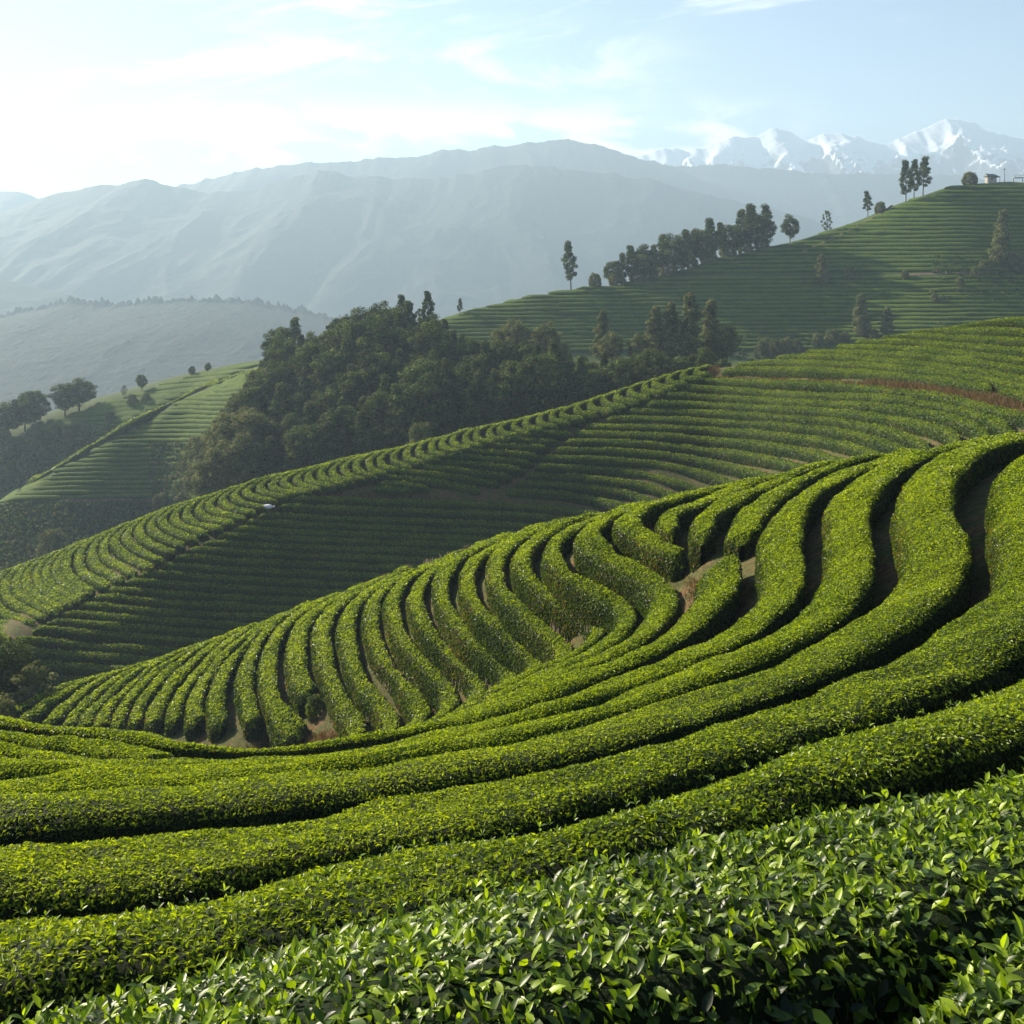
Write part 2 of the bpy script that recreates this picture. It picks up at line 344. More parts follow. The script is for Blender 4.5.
for (ax, ay) in [(-300, 672), (-200, 688), (-100, 702), (0, 716), (50, 723), (125, 736), (175, 744), (250, 750), (330, 746), (400, 734), (470, 712)]:
    dd = np.interp(ax, [-300, 0, 250, 470], [21.5, 19.4, 15.4, 15.6])
    pts.append((ax, ay + 9, dd * 1.10)); pts.append((ax, ay + 26, dd * 1.32))
for x, a, b, c in ((-300, 735, 745, 745), (-120, 738, 748, 745), (0, 744, 750, 744), (100, 754, 757, 748), (190, 764, 762, 750), (280, 768, 765, 755)):
    pts += [(x, a, 27), (x, b, 35), (x, c, 43)]
for px in range(-250, 1451, 60):
    if px < 215:
        r1 = ridgeD1(px)
        for q in np.linspace(r1, 505, 3) if r1 < 495 else [r1]:
            pts.append((px, q, float(depthD1(px, q))))
        pts.append((px, max(548, r1 + 20), np.interp(px, [-250, 0, 215], [158, 172, 190]))); pts.append((px, r1 + 14, 242)); pts.append((px, ridgeD2(px), 280)); pts.append((px, ridgeD2(px) + 3, 288)); pts.append((px, ridgeD2(px) + 12, 250)); pts.append((px, r1 + 3, float(depthD1(px, r1)) + 7))
        pts.append((px, ridgeD2(px) + 30, 320))
    elif px < 300:
        pts.append((px, 455, 160)); pts.append((px, ridgeD1(px) + 20, 190)); pts.append((px, ridgeD1(px), 222)); pts.append((px, ridgeD2(px), 280)); pts.append((px, ridgeD2(px) + 30, 320))
    else:
        rc = ridgeC(px)
        for q in np.linspace(rc, 352 if px > 450 else rc + 8, 3):
            pts.append((px, q, float(depthC(px, q))))
        dc = float(depthC(px, rc)); pts.append((px, rc + 3, dc + 7)); pts.append((px, rc + 8, dc + 17)); pts.append((px, rc + 22, 320))
        if px < 740: pts.append((px, np.interp(px, [300, 350, 420, 500, 600, 700], [368, 352, 348, 352, 358, 358]), 180)); pts.append((px, np.interp(px, [300, 420, 700], [440, 400, 368]), 158))
    pts.append((px, 480, 520)); pts.append((px, 410, 900))
pts = np.array(pts)
ACT_A, ACT_B = 1 / 220.0, 2.6
def fit_tps(P, lam):
    X = np.stack([P[:, 0] * ACT_A, np.log(P[:, 2]) * ACT_B], -1)
    # drop near-duplicates
    keep = []
    for i in range(len(X)):
        if all((X[i, 0] - X[j, 0]) ** 2 + (X[i, 1] - X[j, 1]) ** 2 > 0.0006 for j in keep): keep.append(i)
    X = X[keep]; yv = P[keep, 1]
    n = len(X)
    r2 = ((X[:, None] - X[None]) ** 2).sum(-1)
    K = 0.5 * r2 * np.log(r2 + 1e-12)
    A = np.zeros((n + 3, n + 3)); A[:n, :n] = K + lam * np.eye(n); A[:n, n] = 1; A[:n, n + 1:] = X; A[n, :n] = 1; A[n + 1:, :n] = X.T
    sol = np.linalg.solve(A, np.concatenate([yv, np.zeros(3)]))
    return X, sol
TX, TS = fit_tps(pts, 0.004)
GU = np.arange(-420, 1521, 10.0)
GL = np.linspace(math.log(2.4), math.log(900), 440)
def tps_eval(U, Lg):
    Q = np.stack([U.ravel() * ACT_A, Lg.ravel() * ACT_B], -1)
    out = np.empty(len(Q))
    for s in range(0, len(Q), 8000):
        r2 = ((Q[s:s + 8000, None] - TX[None]) ** 2).sum(-1)
        out[s:s + 8000] = (0.5 * r2 * np.log(r2 + 1e-12)) @ TS[:-3] + TS[-3] + Q[s:s + 8000] @ TS[-2:]
    return out.reshape(U.shape)
UU, LL = np.meshgrid(GU, GL)
PYG = tps_eval(UU, LL)
def T(x, y):
    """level of the hedge tops above a point of the map"""
    x = np.asarray(x, float); y = np.asarray(y, float)
    yc = np.maximum(y, 2.6)
    px = np.clip(CX + F * x / yc, GU[0], GU[-1] - 1e-3)
    l = np.clip(np.log(yc), GL[0], GL[-1] - 1e-6)
    i = (px - GU[0]) / (GU[1] - GU[0]); j = (l - GL[0]) / (GL[1] - GL[0])
    i0 = np.minimum(i.astype(int), len(GU) - 2); j0 = np.minimum(j.astype(int), len(GL) - 2); a = i - i0; b = j - j0
    py = (PYG[j0, i0] * (1 - a) + PYG[j0, i0 + 1] * a) * (1 - b) + (PYG[j0 + 1, i0] * (1 - a) + PYG[j0 + 1, i0 + 1] * a) * b
    z = -(py - CY) / F * yc
    return z + np.maximum(0, 2.6 - y) * 0.25
HH = 0.72
def hit(px, py, dmin, dmax):
    """distance at which the line of sight through a picture point first meets the slope, None if it misses"""
    out = []
    for a, b in zip(np.atleast_1d(px), np.atleast_1d(py)):
        Lq = np.linspace(math.log(dmin), math.log(dmax), 500)
        i = np.clip((a - GU[0]) / (GU[1] - GU[0]), 0, len(GU) - 1.001); i0 = int(i); f = i - i0
        colm = PYG[:, i0] * (1 - f) + PYG[:, i0 + 1] * f
        q = np.interp(Lq, GL, colm)
        k = np.nonzero(q <= b)[0]
        out.append(math.exp(Lq[k[0]]) if len(k) else np.nan)
    return np.array(out)
def ground_z(x, y): return T(x, y) - HH

def build_ground():
    Ls = np.concatenate([np.log(np.linspace(2.4, 3.2, 4))[:-1], np.linspace(math.log(3.2), math.log(900), 520)])
    Us = np.arange(-420, 1521, 8.0)
    U, Lg = np.meshgrid(Us, Ls)
    d = np.exp(Lg); x = (U - CX) / F * d
    z = ground_z(x, d)
    p = np.stack([x, d], -1)
    z = z + fbm(p * 0.9, 3, 5) * 0.05 + fbm(p * 0.06, 3, 9) * np.clip((d - 320) / 100, 0, 1) * 1.6 * np.clip((900 - d) / 300, 0, 1)
    far = np.clip((d - 420) / 480, 0, 1)
    z = z * (1 - far) + (-135) * far
    V = np.stack([x, d, z], -1)
    nj, ni = U.shape
    # skirt behind the camera and out to the horizon
    first = V[0].copy()
    back = []
    for yy in (-40, -12, -4, 0, 1.2):
        r = first.copy(); sc = 1 + max(0, 2.4 - yy) * 0.5
        r[:, 0] *= sc; r[:, 1] = yy; r[:, 2] = ground_z(first[:, 0], np.full(ni, yy)) if yy > -20 else ground_z(first[:, 0], np.full(ni, -12.0)) + 1
        back.append(r)
    last = V[-1].copy(); fw = []
    for k in (1.6, 2.8, 4.1):
        r = last * np.array([k, k, 1]); r[:, 2] = -135
        fw.append(r)
    V = np.concatenate([np.array(back), V, np.array(fw)]); nj = len(V)
    wl, wr = [], []
    for k in (1.5, 4, 10, 25, 60, 110):
        a = V[:, 0].copy(); a[:, 0] -= k; wl.insert(0, a)
        b_ = V[:, -1].copy(); b_[:, 0] += k; b_[:, 2] = np.where(b_[:, 1] < 60, b_[:, 2] + k * 0.05, b_[:, 2]); wr.append(b_)
    V = np.concatenate([np.stack(wl, 1), V, np.stack(wr, 1)], 1); ni = V.shape[1]
    idx = np.arange(nj * ni).reshape(nj, ni)
    q = np.stack([idx[:-1, :-1], idx[:-1, 1:], idx[1:, 1:], idx[1:, :-1]], -1).reshape(-1, 4)
    m, t = mat('earth_and_grass'); L = t.links.new
    out = N(t, 'ShaderNodeOutputMaterial'); b = N(t, 'ShaderNodeBsdfPrincipled'); b.inputs['Roughness'].default_value = 0.95
    b.inputs['Specular IOR Level'].default_value = 0.1
    tc = N(t, 'ShaderNodeTexCoord')
    def nz(s, d=6, r=0.6):
        n = N(t, 'ShaderNodeTexNoise'); L(tc.outputs['Object'], n.inputs['Vector']); n.inputs['Scale'].default_value = s; n.inputs['Detail'].default_value = d; n.inputs['Roughness'].default_value = r; return n.outputs[0]
    soil = N(t, 'ShaderNodeValToRGB'); L(nz(6, 8, 0.7), soil.inputs[0])
    soil.color_ramp.elements[0].position = 0.35; soil.color_ramp.elements[0].color = (0.055, 0.034, 0.020, 1)  # soil kept dark, shadow between the rows partly put into its colour
    soil.color_ramp.elements[1].position = 0.66; soil.color_ramp.elements[1].color = (0.20, 0.125, 0.06, 1)
    grs = N(t, 'ShaderNodeValToRGB'); L(nz(3, 8, 0.7), grs.inputs[0])
    grs.color_ramp.elements[0].position = 0.35; grs.color_ramp.elements[0].color = (0.028, 0.05, 0.014, 1)
    grs.color_ramp.elements[1].position = 0.7; grs.color_ramp.elements[1].color = (0.085, 0.115, 0.03, 1)
    mr = N(t, 'ShaderNodeMapRange'); L(nz(1.2, 5), mr.inputs[0]); mr.inputs[1].default_value = 0.38; mr.inputs[2].default_value = 0.52
    sp = N(t, 'ShaderNodeSeparateXYZ'); L(tc.outputs['Object'], sp.inputs[0])
    fy = N(t, 'ShaderNodeMapRange'); L(sp.outputs[1], fy.inputs[0]); fy.inputs[1].default_value = 112; fy.inputs[2].default_value = 125
    fac = math_node(t, 'MAXIMUM', math_node(t, 'MULTIPLY', mr.outputs[0], 0.7), fy.outputs[0])
    mx = N(t, 'ShaderNodeMix', data_type='RGBA'); L(fac, mx.inputs['Factor']); L(soil.outputs[0], mx.inputs['A']); L(grs.outputs[0], mx.inputs['B'])
    L(mx.outputs['Result'], b.inputs['Base Color'])
    bp = N(t, 'ShaderNodeBump'); bp.inputs['Distance'].default_value = 0.06; L(nz(14, 8, 0.7), bp.inputs['Height']); L(bp.outputs[0], b.inputs['Normal'])
    L(b.outputs[0], out.inputs[0])
    o = link('ground', mesh_from('ground', V.reshape(-1, 3), q, None, [m]))
    tag(o, 'hillside earth with dry grass between the tea hedges', kind='structure')
build_ground()

# ------------------------------------------------------------------ hedges
def spline(P, step):
    """Catmull-Rom through the points, resampled to an even step"""
    P = np.asarray(P, float)
    if len(P) < 2: return P
    E = np.concatenate([[2 * P[0] - P[1]], P, [2 * P[-1] - P[-2]]])
    out = []
    for i in range(1, len(E) - 2):
        p0, p1, p2, p3 = E[i - 1], E[i], E[i + 1], E[i + 2]
        t0 = 0; t1 = t0 + max(1e-6, np.linalg.norm(p1 - p0)) ** 0.5; t2 = t1 + max(1e-6, np.linalg.norm(p2 - p1)) ** 0.5; t3 = t2 + max(1e-6, np.linalg.norm(p3 - p2)) ** 0.5
        t = np.linspace(t1, t2, 14, endpoint=False)[:, None]
        A1 = (t1 - t) / (t1 - t0) * p0 + (t - t0) / (t1 - t0) * p1; A2 = (t2 - t) / (t2 - t1) * p1 + (t - t1) / (t2 - t1) * p2; A3 = (t3 - t) / (t3 - t2) * p2 + (t - t2) / (t3 - t2) * p3
        B1 = (t2 - t) / (t2 - t0) * A1 + (t - t0) / (t2 - t0) * A2; B2 = (t3 - t) / (t3 - t1) * A2 + (t - t1) / (t3 - t1) * A3
        out.append((t2 - t) / (t2 - t1) * B1 + (t - t1) / (t2 - t1) * B2)
    out.append(P[-1:]); out = np.concatenate(out)
    s = np.concatenate([[0], np.cumsum(np.linalg.norm(np.diff(out, axis=0), axis=1))])
    n = max(4, int(s[-1] / step) + 1)
    q = np.linspace(0, s[-1], n)
    return np.stack([np.interp(q, s, out[:, k]) for k in range(3)], -1)

SEC = np.array([(-0.40, -0.25), (-0.44, 0.10), (-0.49, 0.38), (-0.50, 0.62), (-0.475, 0.80), (-0.41, 0.91), (-0.30, 0.98), (-0.16, 1.0), (0, 1.0), (0.16, 1.0), (0.30, 0.98), (0.41, 0.91), (0.475, 0.80), (0.50, 0.62), (0.49, 0.38), (0.44, 0.10), (0.40, -0.25)])
SEC_LO = SEC[[0, 2, 4, 6, 8, 10, 12, 14, 16]]
def hedge_surface(C, W, height, sec, amp, nscale, seed, caps=True):
    """rows of section points along the centre line C (hedge-top level), width W per station"""
    n = len(C)
    tan = np.gradient(C, axis=0); tan[:, 2] = 0; tan /= np.linalg.norm(tan, axis=1)[:, None] + 1e-9
    side = np.stack([tan[:, 1], -tan[:, 0], np.zeros(n)], -1)
    hw = W[:, None] * 0.5
    sl = (T(C[:, 0] + side[:, 0] * W * .5, C[:, 1] + side[:, 1] * W * .5) - T(C[:, 0] - side[:, 0] * W * .5, C[:, 1] - side[:, 1] * W * .5)) / np.maximum(W, .1)
    sl = np.clip(sl, -0.7, 0.7)
    # rounded ends
    s = np.concatenate([[0], np.cumsum(np.linalg.norm(np.diff(C[:, :2], axis=0), axis=1))])
    e = np.minimum(s, s[-1] - s); r = np.minimum(W * 0.5, s[-1] / 2.5)
    k = np.sqrt(np.clip(1 - (1 - np.clip(e / np.maximum(r, .05), 0, 1)) ** 2, 0.02, 1)) if caps else np.ones(n)
    a = sec[:, 0][None] * W[:, None] * k[:, None]
    h = sec[:, 1][None] * height * (0.55 + 0.45 * k[:, None]) - height
    V = C[:, None, :] + side[:, None, :] * a[..., None]
    V[..., 2] += sl[:, None] * a + h
    if amp > 0:
        nrm = np.zeros_like(V); nrm += side[:, None, :] * (np.sign(sec[:, 0]) * np.clip(np.abs(sec[:, 0]) * 2.4 - 0.5, 0, 1))[None, :, None]; nrm[..., 2] += np.clip(sec[:, 1], 0, 1)[None] ** 2
        nz = fbm(V * nscale, 3, seed) * amp + fbm(V * nscale * 0.22, 2, seed + 9) * amp * 1.7
        V = V + nrm * nz[..., None]
    return V
def grid_quads(nj, ni):
    idx = np.arange(nj * ni).reshape(nj, ni)
    return np.stack([idx[:-1, :-1], idx[:-1, 1:], idx[1:, 1:], idx[1:, :-1]], -1).reshape(-1, 4)
def sample_surface(V, dens, rg):
    """random points on the grid surface V; dens = leaves per square metre, one value per row of quads"""
    A, B, Cc, D = V[:-1, :-1], V[:-1, 1:], V[1:, 1:], V[1:, :-1]
    n = np.cross(Cc - A, B - D); ar = np.linalg.norm(n, axis=-1) / 2
    nn = -n / (2 * ar[..., None] + 1e-12)
    cnt = rg.poisson(np.clip(ar * dens, 0, 4000))
    cnt = cnt.ravel(); m = cnt.sum()
    ix = np.repeat(np.arange(cnt.size), cnt)
    u = rg.random(m)[:, None]; v = rg.random(m)[:, None]
    a, b, c, d = (q.reshape(-1, 3)[ix] for q in (A, B, Cc, D))
    P = (a * (1 - u) + b * u) * (1 - v) + (d * (1 - u) + c * u) * v
    return P, nn.reshape(-1, 3)[ix], ix
def unit(v): return v / (np.linalg.norm(v, axis=-1, keepdims=True) + 1e-9)
def leaves_small(geo, P, Nn, size, young, rg, lift=0.35):
    m = len(P)
    if m == 0: return
    rnd = unit(rg.normal(size=(m, 3)))
    up = unit(Nn * 1.0 + rnd * 0.7 + np.array([0, 0, 0.25]))
    dirn = unit(np.cross(up, rnd) + Nn * 0.35 * rg.random((m, 1)) + np.array([0, 0, 0.15]))
    sd_ = unit(np.cross(dirn, up)); up = np.cross(sd_, dirn)
    L = (size * rg.uniform(0.65, 1.35, m))[:, None]
    base = P - dirn * L * 0.3 + Nn * (rg.uniform(-0.2, lift, m))[:, None] * L
    tip = base + dirn * L - up * L * 0.1
    wv = 0.22 * L
    l = base + dirn * L * 0.45 + sd_ * wv + up * L * 0.10; r = base + dirn * L * 0.45 - sd_ * wv + up * L * 0.10
    V = np.stack([base, l, tip, r], 1).reshape(-1, 3)
    i = np.arange(m)[:, None] * 4
    t = np.concatenate([i + np.array([[0, 1, 2]]), i + np.array([[0, 2, 3]])])
    geo.add(V, None, t, 1, False, np.repeat(young, 4))
def leaves_big(geo, base, dirn, up, L, young, width=0.19, curl=0.18, mi=1):
    """leaf blades with a folded midrib, a curve along their length and a pointed tip"""
    m = len(base)
    sd_ = unit(np.cross(dirn, up)); up = unit(np.cross(sd_, dirn))
    L = L[:, None]
    st = [(0.0, 0.10), (0.22, 0.75), (0.48, 1.0), (0.74, 0.72), (0.92, 0.28)]
    rows = []
    for s_, w_ in st:
        c = base + dirn * L * s_ - up * L * curl * s_ ** 2
        wv = L * width * w_
        rows += [c + sd_ * wv + up * wv * 0.35, c, c - sd_ * wv + up * wv * 0.35]
    rows.append(base + dirn * L * 1.03 - up * L * curl * 1.15)
    V = np.stack(rows, 1).reshape(-1, 3)
    i = np.arange(m)[:, None] * 16
    q = []
    for k in range(4):
        a = k * 3
        q.append(i + np.array([[a, a + 1, a + 4, a + 3]])); q.append(i + np.array([[a + 1, a + 2, a + 5, a + 4]]))
    t = np.concatenate([i + np.array([[12, 13, 15]]), i + np.array([[13, 14, 15]])])
    geo.add(V, np.concatenate(q), t, mi, True, np.repeat(young, 16))

def near_curve(z0, z1, P):
    P = np.array(P, float); n = len(P)
    z = z0 + (z1 - z0) * np.arange(n) / (n - 1)
    d = F * -z / (P[:, 1] - CY)
    return px_to_world(P[:, 0], P[:, 1], d)
def extend_over(W, n=3, step=1.6):
    """carry a row on over the crest behind"""
    d = W[-1] - W[-2]; d[2] = 0; d = d / (np.linalg.norm(d) + 1e-9)
    d = unit(d * 0.75 + np.array([0.05, 0.65, 0]))
    ex = []
    for k in range(1, n + 1):
        p = W[-1] + d * step * k; p[2] = min(W[-1][2] - 0.22 * k, float(T(p[0], p[1]))); ex.append(p)
    return np.concatenate([W, np.array(ex)])

CURVES = {}
for nm, z0, z1, P in NEAR:
    Wd = near_curve(z0, z1, P)
    if nm in ('u7', 'u8', 'u9') or nm.startswith('r') and int(nm[1:]) >= 3 and nm != 'r7': Wd = extend_over(Wd)
    CURVES[nm] = spline(Wd, 0.22 if nm in ('r0', 'r1', 'r2', 'r3') else 0.3)
def widths(name, C, fac, lo, hi):
    best = np.full(len(C), 1e9)
    for k, O in CURVES.items():
        if k == name: continue
        d = np.sqrt(((C[:, None, :2] - O[None, ::2, :2]) ** 2).sum(-1)).min(1)
        best = np.minimum(best, d)
    wv = np.clip(best * fac, lo, hi)
    ker = np.ones(15) / 15
    return np.convolve(np.pad(wv, 7, mode='edge'), ker, 'valid')

STEMS_FOR = {'r1', 'r2', 'u8', 'u9', 'r10'} | {'r%d' % k for k in range(11, 24)}
def stems(C, W, rg, parent, d):
    g = Geo()
    tan = np.gradient(C, axis=0); tan[:, 2] = 0; tan = unit(tan); side = np.stack([tan[:, 1], -tan[:, 0], np.zeros(len(C))], -1)
    n = int(min(520, len(C) * 0.3 * 9))
    i = rg.integers(1, len(C) - 1, n); sgn = np.where(rg.random(n) < .5, -1.0, 1.0)
    a = W[i] * 0.5 * sgn * rg.uniform(0.62, 0.98, n)
    b = C[i] + side[i] * a[:, None]
    b[:, 2] = ground_z(b[:, 0], b[:, 1]) - 0.05
    top = C[i] + side[i] * (a * rg.uniform(0.75, 1.02, n))[:, None] + tan[i] * rg.uniform(-.15, .15, n)[:, None]
    top[:, 2] = b[:, 2] + rg.uniform(0.28, 0.52, n)
    r = 0.012 + 0.0006 * d
    e1 = unit(np.cross(top - b, np.array([0, 1, 0.01]))); e2 = unit(np.cross(top - b, e1))
    ring = [(e1, 0), (e1 * -.5 + e2 * .87, 0), (e1 * -.5 - e2 * .87, 0)]
    V = np.stack([b + x * r for x, _ in ring] + [top + x * r * 0.6 for x, _ in ring], 1).reshape(-1, 3)
    k = np.arange(n)[:, None] * 6
    q = np.concatenate([k + np.array([[0, 1, 4, 3]]), k + np.array([[1, 2, 5, 4]]), k + np.array([[2, 0, 3, 5]])])
    g.add(V, q, None, 0, True, 0)
    link('woody_stems', g.mesh('woody_stems', [M_WOOD]), parent)['kind'] = 'stuff'

near_labels = {
 'r0': 'corner tea bush with pale young leaves at the bottom right, nearest of all',
 'r1': 'nearest full tea hedge, big glossy leaves, across the bottom of the picture',
 'r2': 'second tea hedge up from the bottom, with brownish older leaves on its face',
 'r3': 'third tea hedge up from the bottom, swinging along the right edge beside the widest gap',
 'r4': 'fourth long tea hedge up from the bottom, left of the widest dark gap',
 'r5': 'fifth long tea hedge up from the bottom, with an S bend right of centre',
 'r6': 'sixth long tea hedge up from the bottom, passing right of the bare earth patch',
 'r7': 'tea hedge stopping under the bare straw patch, its left end forming the near crest',
 'l4': 'lowest of three narrow tea hedges at the left edge below the near crest',
 'l3': 'middle of three narrow tea hedges at the left edge below the near crest',
 'l2': 'topmost of three narrow tea hedges at the left edge below the near crest',
 'u7': 'short rounded tea hedge, rightmost of three above the bare straw patch',
 'u8': 'short rounded tea hedge, middle of three above the bare straw patch',
 'u9': 'short rounded tea hedge, leftmost of three above the bare straw patch',
 'r10': 'tea hedge ending in mid slope at the left rim of the bare straw patch',
}
def near_hedges():
    for idx, (nm, z0, z1, P) in enumerate(NEAR):
        C = CURVES[nm]
        rg = np.random.default_rng(100 + idx)
        W = widths(nm, C, 0.72, 0.40, {'r0': 1.1, 'r1': 1.45, 'r2': 1.75, 'r3': 1.6, 'r4': 1.5}.get(nm, 1.4))
        if nm == 'r1': W[:] = 1.35
        if nm == 'r0': W[:] = 1.0
        dist = np.linalg.norm(C, axis=1)
        hgt = 0.85 if nm in ('r0', 'r1', 'r2', 'r3') else 0.78
        amp = 0.09 if nm not in ('r0', 'r1') else 0.05
        V = hedge_surface(C, W, hgt, SEC, amp, 2.2, 3 + idx)
        g = Geo()
        Vb = V.copy()
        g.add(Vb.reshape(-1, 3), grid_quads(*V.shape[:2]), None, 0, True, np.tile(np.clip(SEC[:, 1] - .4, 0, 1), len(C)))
        # leaves
        if nm in ('r0', 'r1'):
            Pp, Nn, _ = sample_surface(V, (4300.0 if nm == 'r1' else 6500.0), rg)
            m = len(Pp)
            zt = np.clip((Nn[:, 2] + 0.1) / 1.0, 0, 1)
            rnd = unit(rg.normal(size=(m, 3)))
            dirn = unit(Nn * 0.55 + rnd * 0.9 + np.array([0, 0, 0.15])); up = unit(Nn * 0.7 + np.array([0, 0, 0.6]) + rnd[:, ::-1] * 0.5)
            Ls = rg.uniform(0.030, 0.056, m) * np.where(zt < .4, 1.3, 1.0)
            yg = np.clip(zt * 0.75 - 0.10 + rg.normal(0, 0.3, m), 0, 1.1)  # fresh flush paler on top, lower leaves darker; sun and shade painted in too
            base = Pp - dirn * Ls[:, None] * 0.35 + Nn * rg.uniform(-0.05, 0.02, m)[:, None]
            leaves_big(g, base, dirn, up, Ls, yg, 0.235)
        else:
            size = np.maximum(0.031, dist * 0.0026)
            size = np.minimum(size, 0.16)
            dens = (1.9 / (size ** 2 * 0.44 * 0.5))[:-1, None] * 0.5
            dens = np.minimum(dens * (1 + np.clip((dist[:-1, None] - 8) / 16, 0, 1) * .7), np.where(dist[:-1, None] < 9, 5600, 3600))
            Pp, Nn, ix = sample_surface(V, dens, rg)
            row = ix // (V.shape[1] - 1)
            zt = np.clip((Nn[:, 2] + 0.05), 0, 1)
            yg = np.clip(np.clip((Nn[:, 2] - .3) / .55, 0, 1) * 0.85 - .08 + rg.normal(0, 0.18, len(Pp)), -.1, 1)  # young tops and old sides, contrast raised to paint lit and shaded faces
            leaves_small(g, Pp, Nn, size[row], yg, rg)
        k = int(nm[1:]) if nm[0] == 'r' else 0
        lab = near_labels.get(nm)
        if lab is None:
            if k <= 21: lab = '%s tea hedge to the left of the bare straw patch, hooking at the gully' % ordinal(k - 10)
            elif k == 22: lab = 'tea hedge cut short just above the small round bush in the gully'
            elif k == 23: lab = 'tea hedge with a bulky lower end just left of the small round bush'
            else: lab = '%s tea hedge to the left of the one with the bulky lower end' % ordinal(k - 23)
        name = 'tea_hedge' if nm != 'r0' else 'tea_bush'
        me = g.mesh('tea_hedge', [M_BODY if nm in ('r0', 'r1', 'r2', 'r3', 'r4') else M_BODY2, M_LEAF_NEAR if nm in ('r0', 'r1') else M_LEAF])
        o = link(name, me)
        tag(o, lab, 'tea hedge' if nm != 'r0' else 'tea bush', 'tea hedges of the near slope')
        if nm in ('r0', 'r1', 'r2'):
            shoots(o, V, rg, nm)
        if nm in STEMS_FOR: stems(C, W, rg, o, float(dist.mean()))
def shoots(parent, V, rg, nm):
    """upright young shoots: two or three pale leaves round a bud"""
    g = Geo()
    mid = V[:, 4:13]
    Pp, Nn, _ = sample_surface(mid, {'r0': 110.0, 'r1': 190.0, 'r2': 60.0}[nm], rg)
    m = len(Pp); k = 4
    big = {'r0': 0.062, 'r1': 0.041, 'r2': 0.034}[nm]
    a0 = rg.random(m) * 6.28
    hgt = rg.uniform(-0.01, 0.025, m) + np.where(rg.random(m) < .14, 0.05, 0)
    for j in range(k):
        ang = a0 + j * 2.2 + rg.normal(0, .3, m)
        tilt = rg.uniform(0.55, 1.35, m) if j else rg.uniform(0.05, 0.25, m)
        hz = np.stack([np.cos(ang), np.sin(ang), np.zeros(m)], -1)
        dirn = unit(hz * np.sin(tilt)[:, None] + np.array([0, 0, 1.0]) * np.cos(tilt)[:, None])
        up = unit(-hz * np.cos(tilt)[:, None] + np.array([0, 0, 1.0]) * np.sin(tilt)[:, None])
        base = Pp + np.array([0, 0, 1.0]) * (hgt - 0.006 * j)[:, None]
        leaves_big(g, base, dirn, up, big * rg.uniform(.65, 1.2, m) * (0.7 if j == 0 else 1), np.clip(rg.normal(0.8, .25, m), .2, 1.3), 0.22, 0.16, 0)
    link('young_shoots', g.mesh('young_shoots', [M_LEAF_NEAR]), parent)['kind'] = 'stuff'
near_hedges()

def far_hedge(pxy, depth, label, group, width, height, step, amp=0.07, nscale=1.6, lod=True, seed=0, tuft=0.0, zoff=0.0, pitch=0.0):
    P = np.array(pxy, float)
    d = depth(P[:, 0], P[:, 1])
    lo, hi = {depthB: (50, 130), depthC: (180, 330), depthD1: (150, 243)}.get(depth, (243, 330))
    e = hit(P[:, 0], P[:, 1], lo, hi)
    ok = np.isfinite(e)
    if depth is depthB: d = np.where(ok & (np.abs(e - d) < 12), e, d)
    else:
        P = P[ok]; d = e[ok]
        if len(P) < 3: return None
    C = spline(px_to_world(P[:, 0], P[:, 1], d), step)
    C[:, 2] += zoff
    W = np.full(len(C), width)
    if pitch:       # on the rounded top the rows are broader
        e2 = hit(P[:, 0], P[:, 1] + pitch, lo, hi); dd = np.abs(np.where(np.isfinite(e2), e2, d) - d)
        ps = np.concatenate([[0], np.cumsum(np.linalg.norm(np.diff(px_to_world(P[:, 0], P[:, 1], d), axis=0), axis=1))])
        W = np.clip(0.66 * np.interp(np.linspace(0, ps[-1], len(C)), ps, dd), width * .8, 5.5)
        ker = np.ones(9) / 9; W = np.convolve(np.pad(W, 4, mode='edge'), ker, 'valid')
    V = hedge_surface(C, W, height, SEC_LO if lod else SEC, amp, nscale, seed)
    g = Geo()
    g.add(V.reshape(-1, 3), grid_quads(*V.shape[:2]), None, 0, True, np.tile(np.clip((SEC_LO if lod else SEC)[:, 1] - .62, 0, .4) * 1.9, len(C)))  # pale flush on top, dark sides: row shading also put into the colour
    if tuft > 0:
        rg = np.random.default_rng(500 + seed)
        Pp, Nn, ix = sample_surface(V, 1.0 / (tuft ** 2 * 0.30), rg)
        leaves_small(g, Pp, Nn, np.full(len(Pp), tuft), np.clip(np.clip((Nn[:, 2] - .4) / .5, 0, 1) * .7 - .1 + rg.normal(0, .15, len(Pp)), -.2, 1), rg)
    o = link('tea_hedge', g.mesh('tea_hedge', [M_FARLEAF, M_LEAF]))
    tag(o, label, 'tea hedge', group)
    return o

